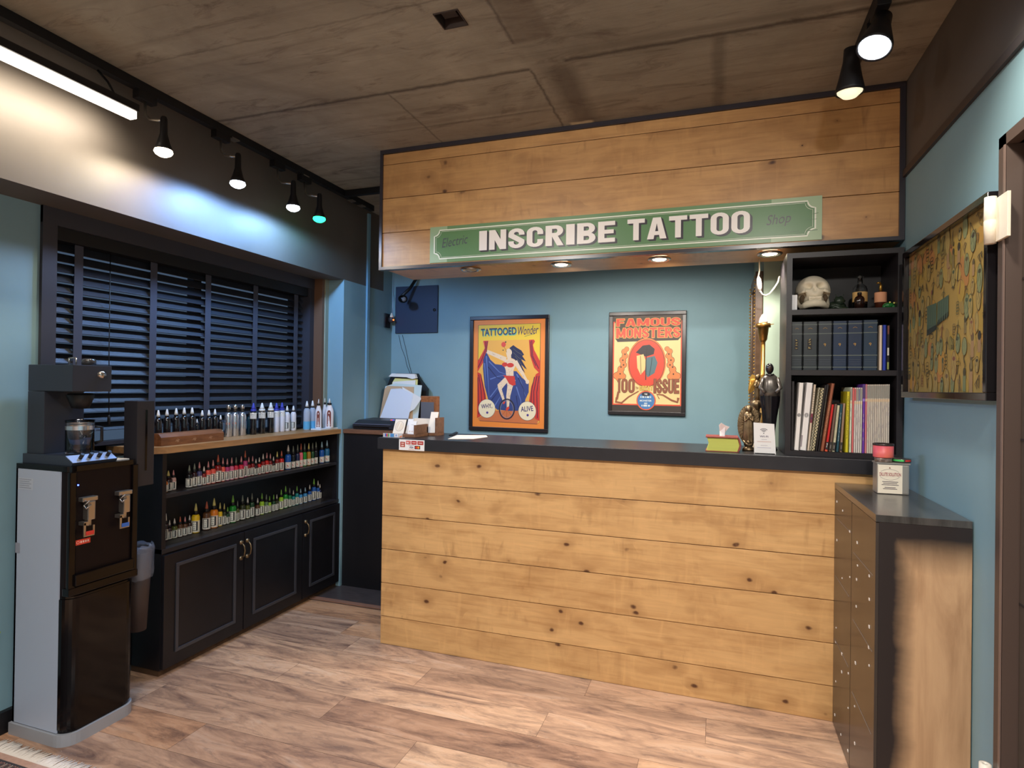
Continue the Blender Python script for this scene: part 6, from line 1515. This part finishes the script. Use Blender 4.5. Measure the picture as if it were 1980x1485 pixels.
for a0_, a1_, c_ in ((PI*1.05, PI*1.5, 0), (PI*1.55, PI*1.8, 1)):
    b.mi = c_; 
    for q in range(6):
        p_, q_ = a0_+(a1_-a0_)*q/6, a0_+(a1_-a0_)*(q+1)/6
        b.face([(2.345+.0316*math.cos(p_), -.196+.0316*math.sin(p_), fz1+.1225), (2.345+.0316*math.cos(q_), -.196+.0316*math.sin(q_), fz1+.1225), (2.345+.0316*math.cos(q_), -.196+.0316*math.sin(q_), fz1+.129), (2.345+.0316*math.cos(p_), -.196+.0316*math.sin(p_), fz1+.129)])
b.build('printing', [mat('tin_green', (70, 190, 96), .5), mat('tin_red', (200, 50, 50), .5)], tt)

# ================================================================== WATER DISPENSER AND COFFEE
wx0, wx1, wy0, wy1, wz = -.905, -.612, -1.215, -.930, 1.050
wd_ = thing('water_dispenser', 'tall black and white floor standing hot and cold water dispenser', 'water dispenser', ((wx0+wx1)/2, (wy0+wy1)/2, 0))
def rfoot(x0, x1, y0, y1, r, n=6):
    """footprint with the two room-side corners rounded"""
    pts = [(x0, y0)]
    for q in range(n+1): a_ = -PI/2+PI/2*q/n; pts.append((x1-r+r*math.cos(a_), y0+r+r*math.sin(a_)))
    for q in range(n+1): a_ = PI/2*q/n; pts.append((x1-r+r*math.cos(a_), y1-r+r*math.sin(a_)))
    pts.append((x0, y1)); return pts
b = MB(); b.box(wx0, wx1-.045, wy0, wy0+.004, .048, 1.035); b.box(wx0, wx1-.045, wy1-.004, wy1, .048, 1.035); b.box(wx0, wx0+.01, wy0, wy1, .048, 1.035); b.build('side_panels', mat('pale_grey_panel', (178, 187, 204), .4), wd_)
b = MB(); b.prism(rfoot(wx0-.008, wx1+.010, wy0-.008, wy1+.008, .060), 0, .045, 'xy'); b.build('plinth', mat('grey_plinth', (156, 158, 164), .35), wd_)
b = MB(); b.prism(rfoot(wx0+.011, wx1, wy0+.0045, wy1-.0045, .050), .046, .560, 'xy'); b.build('lower_body', M['glossblack'], wd_)
b = MB(); b.prism(rfoot(wx1-.05, wx1+.002, wy0+.001, wy1-.001, .045), .060, .552, 'xy'); b.build('lower_door', M['glossblack'], wd_)
b = MB(); b.prism(rfoot(wx0+.012, wx1-.006, wy0+.005, wy1-.005, .030), .562, 1.038, 'xy'); b.build('upper_body', mat('brown_black_plastic', (22, 14, 15), .45, spec=.2), wd_)
b = MB(); b.prism(rfoot(wx0, wx1-.002, wy0, wy1, .030), 1.035, 1.055, 'xy'); b.box(wx1-.012, wx1+.002, wy0+.002, wy0+.028, .566, 1.034, .003); b.box(wx1-.012, wx1+.002, wy1-.028, wy1-.002, .566, 1.034, .003); b.build('top_rim', M['glossblack'], wd_)
b = MB(); b.box(wx1-.05, wx1+.012, wy0+.022, wy1-.022, .600, .645, .004); b.box(wx1-.03, wx1+.006, wy0+.001, wy1-.001, .566, .596, .004); b.build('drip_tray', M['glossblack'], wd_)
for yy_, c_, nm in ((-1.145, (214, 60, 50), 'red'), (-1.000, (60, 110, 200), 'blue')):
    tp = MB(); X = wx1-.008
    tp.box(X, X+.026, yy_-.030, yy_+.030, .917, .934, .003)
    tp.build('tap', M['silver'], wd_); par = bpy.data.objects[[o.name for o in wd_.children if o.name.startswith('tap')][-1]]
    tp = MB(); tp.box(X, X+.030, yy_-.012, yy_+.018, .845, .917, .004); tp.box(X+.004, X+.022, yy_-.008, yy_+.008, .822, .846, .002); tp.build('spout', M['silver'], par)
    tp = MB(); tp.tube([(X+.026, yy_-.026, .905), (X+.036, yy_-.012, .920), (X+.036, yy_-.004, .905), (X+.028, yy_-.018, .890), (X+.026, yy_-.026, .905)], .003, 6); tp.build('locking_clip', M['silver'], par)
    tp = MB(); tp.box(X+.030, X+.034, yy_-.030, yy_+.012, .785, .792, .001); tp.box(X+.030, X+.034, yy_-.030, yy_-.022, .79, .838); tp.box(X+.030, X+.034, yy_+.006, yy_+.012, .79, .825); tp.box(X+.004, X+.034, yy_-.030, yy_-.010, .828, .842, .001); tp.build('paddle', M['silver'], par)
    tp = MB(); tp.box(X+.0345, X+.037, yy_-.022, yy_+.008, .790, .805); tp.build('colour_tab', mat('tab_'+nm, c_, .5), par)
a = Art(); a.rect(0, .058, 0, .020, (226, 70, 44)); a.up(); a.ring(.010, .010, .005, .005, .0012, (250, 220, 210), 12)
for q in range(4): a.rect(.019+q*.009, .025+q*.009, .006, .014, (250, 210, 200))
a.lay('red_sticker', M['print'], (wx1-.0045, -1.185, .752), EY, EZ, wd_)
b = MB(); b.ball((wx1-.004, -1.178, .982), .003, seg=8); b.build('blue_led', mat('blue_led', (60, 80, 255), .4, emit=12.), wd_)
a = Art(); a.rect(0, .085, 0, .045, (190, 196, 208)); a.up()
for q in range(5): a.rect(.006, .075-.01*(q % 2), .006+q*.008, .009+q*.008, (150, 156, 170))
a.lay('rating_label', M['print'], (wx0+.012, wy0-.0005, .955), EX, EZ, wd_); a = Art(); a.rect(0, .026, 0, .040, (150, 152, 164)); a.lay('side_sticker', M['print'], (wx0+.002, wy0-.0005, .705), EX, EZ, wd_)
tag(box('note_slip', M['paper'], -.70, -.635, -1.03, -.955, wz+.0055, wz+.0085), 'small white paper slip on the dispenser beside the coffee maker', 'paper')
# coffee maker
zt0 = wz+.0055; cm_ = thing('coffee_maker', 'angular black drip coffee maker on top of the water dispenser', 'coffee maker', (-.74, -1.11, zt0))
MK = mat('gunmetal_paint', (50, 54, 64), .42)
ky0, ky1 = -1.185, -1.030
kx0 = -.895
b = MB(); b.box(kx0, -.645, ky0, ky1, 1.338, 1.442, .003); b.build('water_tank_head', MK, cm_)
b = MB(); b.box(kx0, -.800, ky0, ky1, zt0+.036, 1.337, .002); b.build('column', MK, cm_)
b = MB(); b.prism([(kx0-.004, zt0), (-.628, zt0), (-.622, zt0+.012), (-.662, zt0+.036), (kx0-.004, zt0+.036)], ky0-.012, ky1+.012, 'xz'); b.build('base', mat('gunmetal_base', (52, 58, 70), .4), cm_)
b = MB(); b.prism([(-.6215, zt0+.0125), (-.6605, zt0+.0368), (-.6625, zt0+.0362), (-.6235, zt0+.012)], ky0-.010, ky1+.010, 'xz'); b.build('control_panel', mat('brushed_panel', (186, 196, 216), .3, metal=.6), cm_)
for q in range(4):
    y = ky0+.030+q*.036; b = MB(); b.tube([(-.640, y, zt0+.025), (-.626, y, zt0+.042)], .007, 10); b.build('switch_knob', M['blacks'], cm_)
b = MB(); b.lathe([(.0, .014), (.013, .013), (.015, .0)], (-.645, -1.075, 1.405), 18, 'x', cap=False); b.build('dial', M['chrome'], cm_)
b = MB(); b.lathe([(.0, 1.330), (.042, 1.330), (.048, 1.322), (.030, 1.272), (.0, 1.268)], (-.712, -1.107, 0), 24); b.build('filter_basket', M['blacks'], cm_)
b = MB(); b.lathe([(.0, 0), (.024, 0), (.026, .018), (.020, .026), (0, .028)], (-.70, -1.085, 1.443), 20); b.build('tank_lid_knob', mat('smoked_glass_lid', (70, 66, 66), .08, coat=.8), cm_)
b = MB(); 
for a_, c_ in (((-.74, -1.135, 1.443), (-.74, -1.135, 1.470)), ((-.74, -1.135, 1.470), (-.70, -1.135, 1.470)), ((-.70, -1.135, 1.470), (-.70, -1.135, 1.443))): b.tube([a_, c_], .003, 6)
b.build('lid_handle', M['chrome'], cm_)
cf = thing('glass_carafe', 'clear glass carafe with steel band standing in the coffee maker', 'carafe', (-.712, -1.107, zt0+.0365))
zc0 = zt0+.0368; rc = .048
b = MB(); b.lathe([(0, 0), (rc*.98, 0), (rc, .004), (rc, .120), (rc*1.04, .132), (rc*1.0, .132), (rc*.95, .120), (rc*.95, .006), (0, .005)], (-.712, -1.107, zc0), 32); b.build('glass', M['glass'], cf)
b = MB(); b.lathe([(rc*1.012, .094), (rc*1.012, .110)], (-.712, -1.107, zc0), 32, cap=False); b.build('band', M['steel'], cf)
b = MB(); hy_ = -1.107+.047; b.tube([(-.705, hy_, zc0+.104), (-.690, hy_+.026, zc0+.100), (-.690, hy_+.026, zc0+.045), (-.700, hy_+.004, zc0+.035)], .006, 8); b.build('handle', M['blacks'], cf)
# cup dispenser beside
cu0 = -.925; cq0 = at(238, 790, 'y', cu0).x
cd_ = thing('cup_dispenser', 'tall black paper cup dispenser fixed to the side of the water dispenser', 'cup dispenser', (-.67, -.88, .93))
b = MB(); b.box(-.705, -.628, -.927, -.845, .935, 1.298, .003); b.build('case', mat('matt_black_case', (44, 42, 46), .45), cd_)
box('slot', M['glossblack'], -.629, -.6268, -.889, -.880, 1.00, 1.26, cd_)
# waste bin with bag
wb_ = thing('waste_bin', 'brown tapered cup bin with clear liner hung on the water dispenser', 'bin', (-.69, -.86, .30))
def taper(b, cx, cy, r0, r1, z0, z1, n=20): b.lathe([(0, z0), (r0, z0), (r1, z1), (r1*.95, z1), (r0*.95, z0+.004), (0, z0+.004)], (cx, cy, 0), n)
b = MB(); b.lathe([(0, .30), (.034, .30), (.052, .64), (.050, .64), (.032, .305), (0, .305)], (-.690, -.860, 0), 24); b.box(-.72, -.66, -.929, -.905, .56, .62); b.build('bin_body', mat('taupe_plastic', (62, 50, 46), .5), wb_)
bg = MB(); rings = []; rr = random.Random(3); N = 30
for zq, rq in ((.655, .048), (.672, .054), (.655, .060), (.61, .058), (.56, .062), (.530, .060)):
    rings.append([bg.bm.verts.new((-.690+(rq+rr.uniform(-.004, .004))*math.cos(2*PI*i/N), -.862+(rq+rr.uniform(-.004, .004))*math.sin(2*PI*i/N), zq+rr.uniform(-.006, .006))) for i in range(N)])
for p_, q_ in zip(rings, rings[1:]):
    for i in range(N):
        f = bg.bm.faces.new((p_[i], p_[(i+1) % N], q_[(i+1) % N], q_[i])); f.smooth = True
bgo = bg.build('bin_liner', M['bag'], wb_)
b = MB(); b.tube([(-.93, -1.30, .30), (-.92, -1.27, .37), (-.94, -1.24, .40)], .002, 6); tag(b.build('earth_wire', mat('yellow_green_wire', (150, 180, 80), .5)), 'thin yellow green wire poking out beside the water dispenser', 'wire')
# rug
rg = thing('rug', 'patterned dark rug with white fringe at the bottom left corner', 'rug', (-.3, -1.9, 0))
RX0, RX1, RY1 = -.875, .35, -1.315
b = MB(); b.box(RX0, RX1, -2.6, RY1, .0005, .007, .001); b.build('pile', mat('rug_ground', (190, 150, 132), .95, noise=(60, .1)), rg)
a = Art(); a.rect(0, RX1-RX0, -1.2, -.028, (64, 58, 62)); a.up()
a.rect(0, RX1-RX0, -.080, -.070, (190, 140, 124)); a.rect(0, RX1-RX0, -.145, -.135, (190, 140, 124)); rr = random.Random(6)
for q in range(42):
    u = .015+q*.029
    for v in (-.049, -.107, -.175):
        c_ = rr.choice(((196, 178, 160), (170, 120, 104), (120, 120, 112), (206, 196, 180))); a.ring(u, v, .0085, .012, .0024, c_, 8); a.line([(u+.0145, v-.012), (u+.0145, v+.012)], .003, rr.choice(((196, 130, 112), (210, 200, 184))))
a.lay('woven_pattern', mat_ := M['print'], (RX0, RY1, .0074), EX, EY, rg)
b = MB(); rr = random.Random(2)
for q in range(420):
    x = RX0+.002+q*(RX1-RX0-.004)/420; dx = rr.uniform(-.008, .008); L_ = rr.uniform(.045, .066)
    b.tube([(x, RY1-.002, .006), (x+dx*.5, RY1+L_*.5, .005+rr.uniform(0, .003)), (x+dx, RY1+L_, .002)], .0019, 4)
fo = b.build('fringe', mat('white_fringe', (226, 214, 202), .9), rg); fo['kind'] = 'stuff'
# strip of paper scrap on the floor
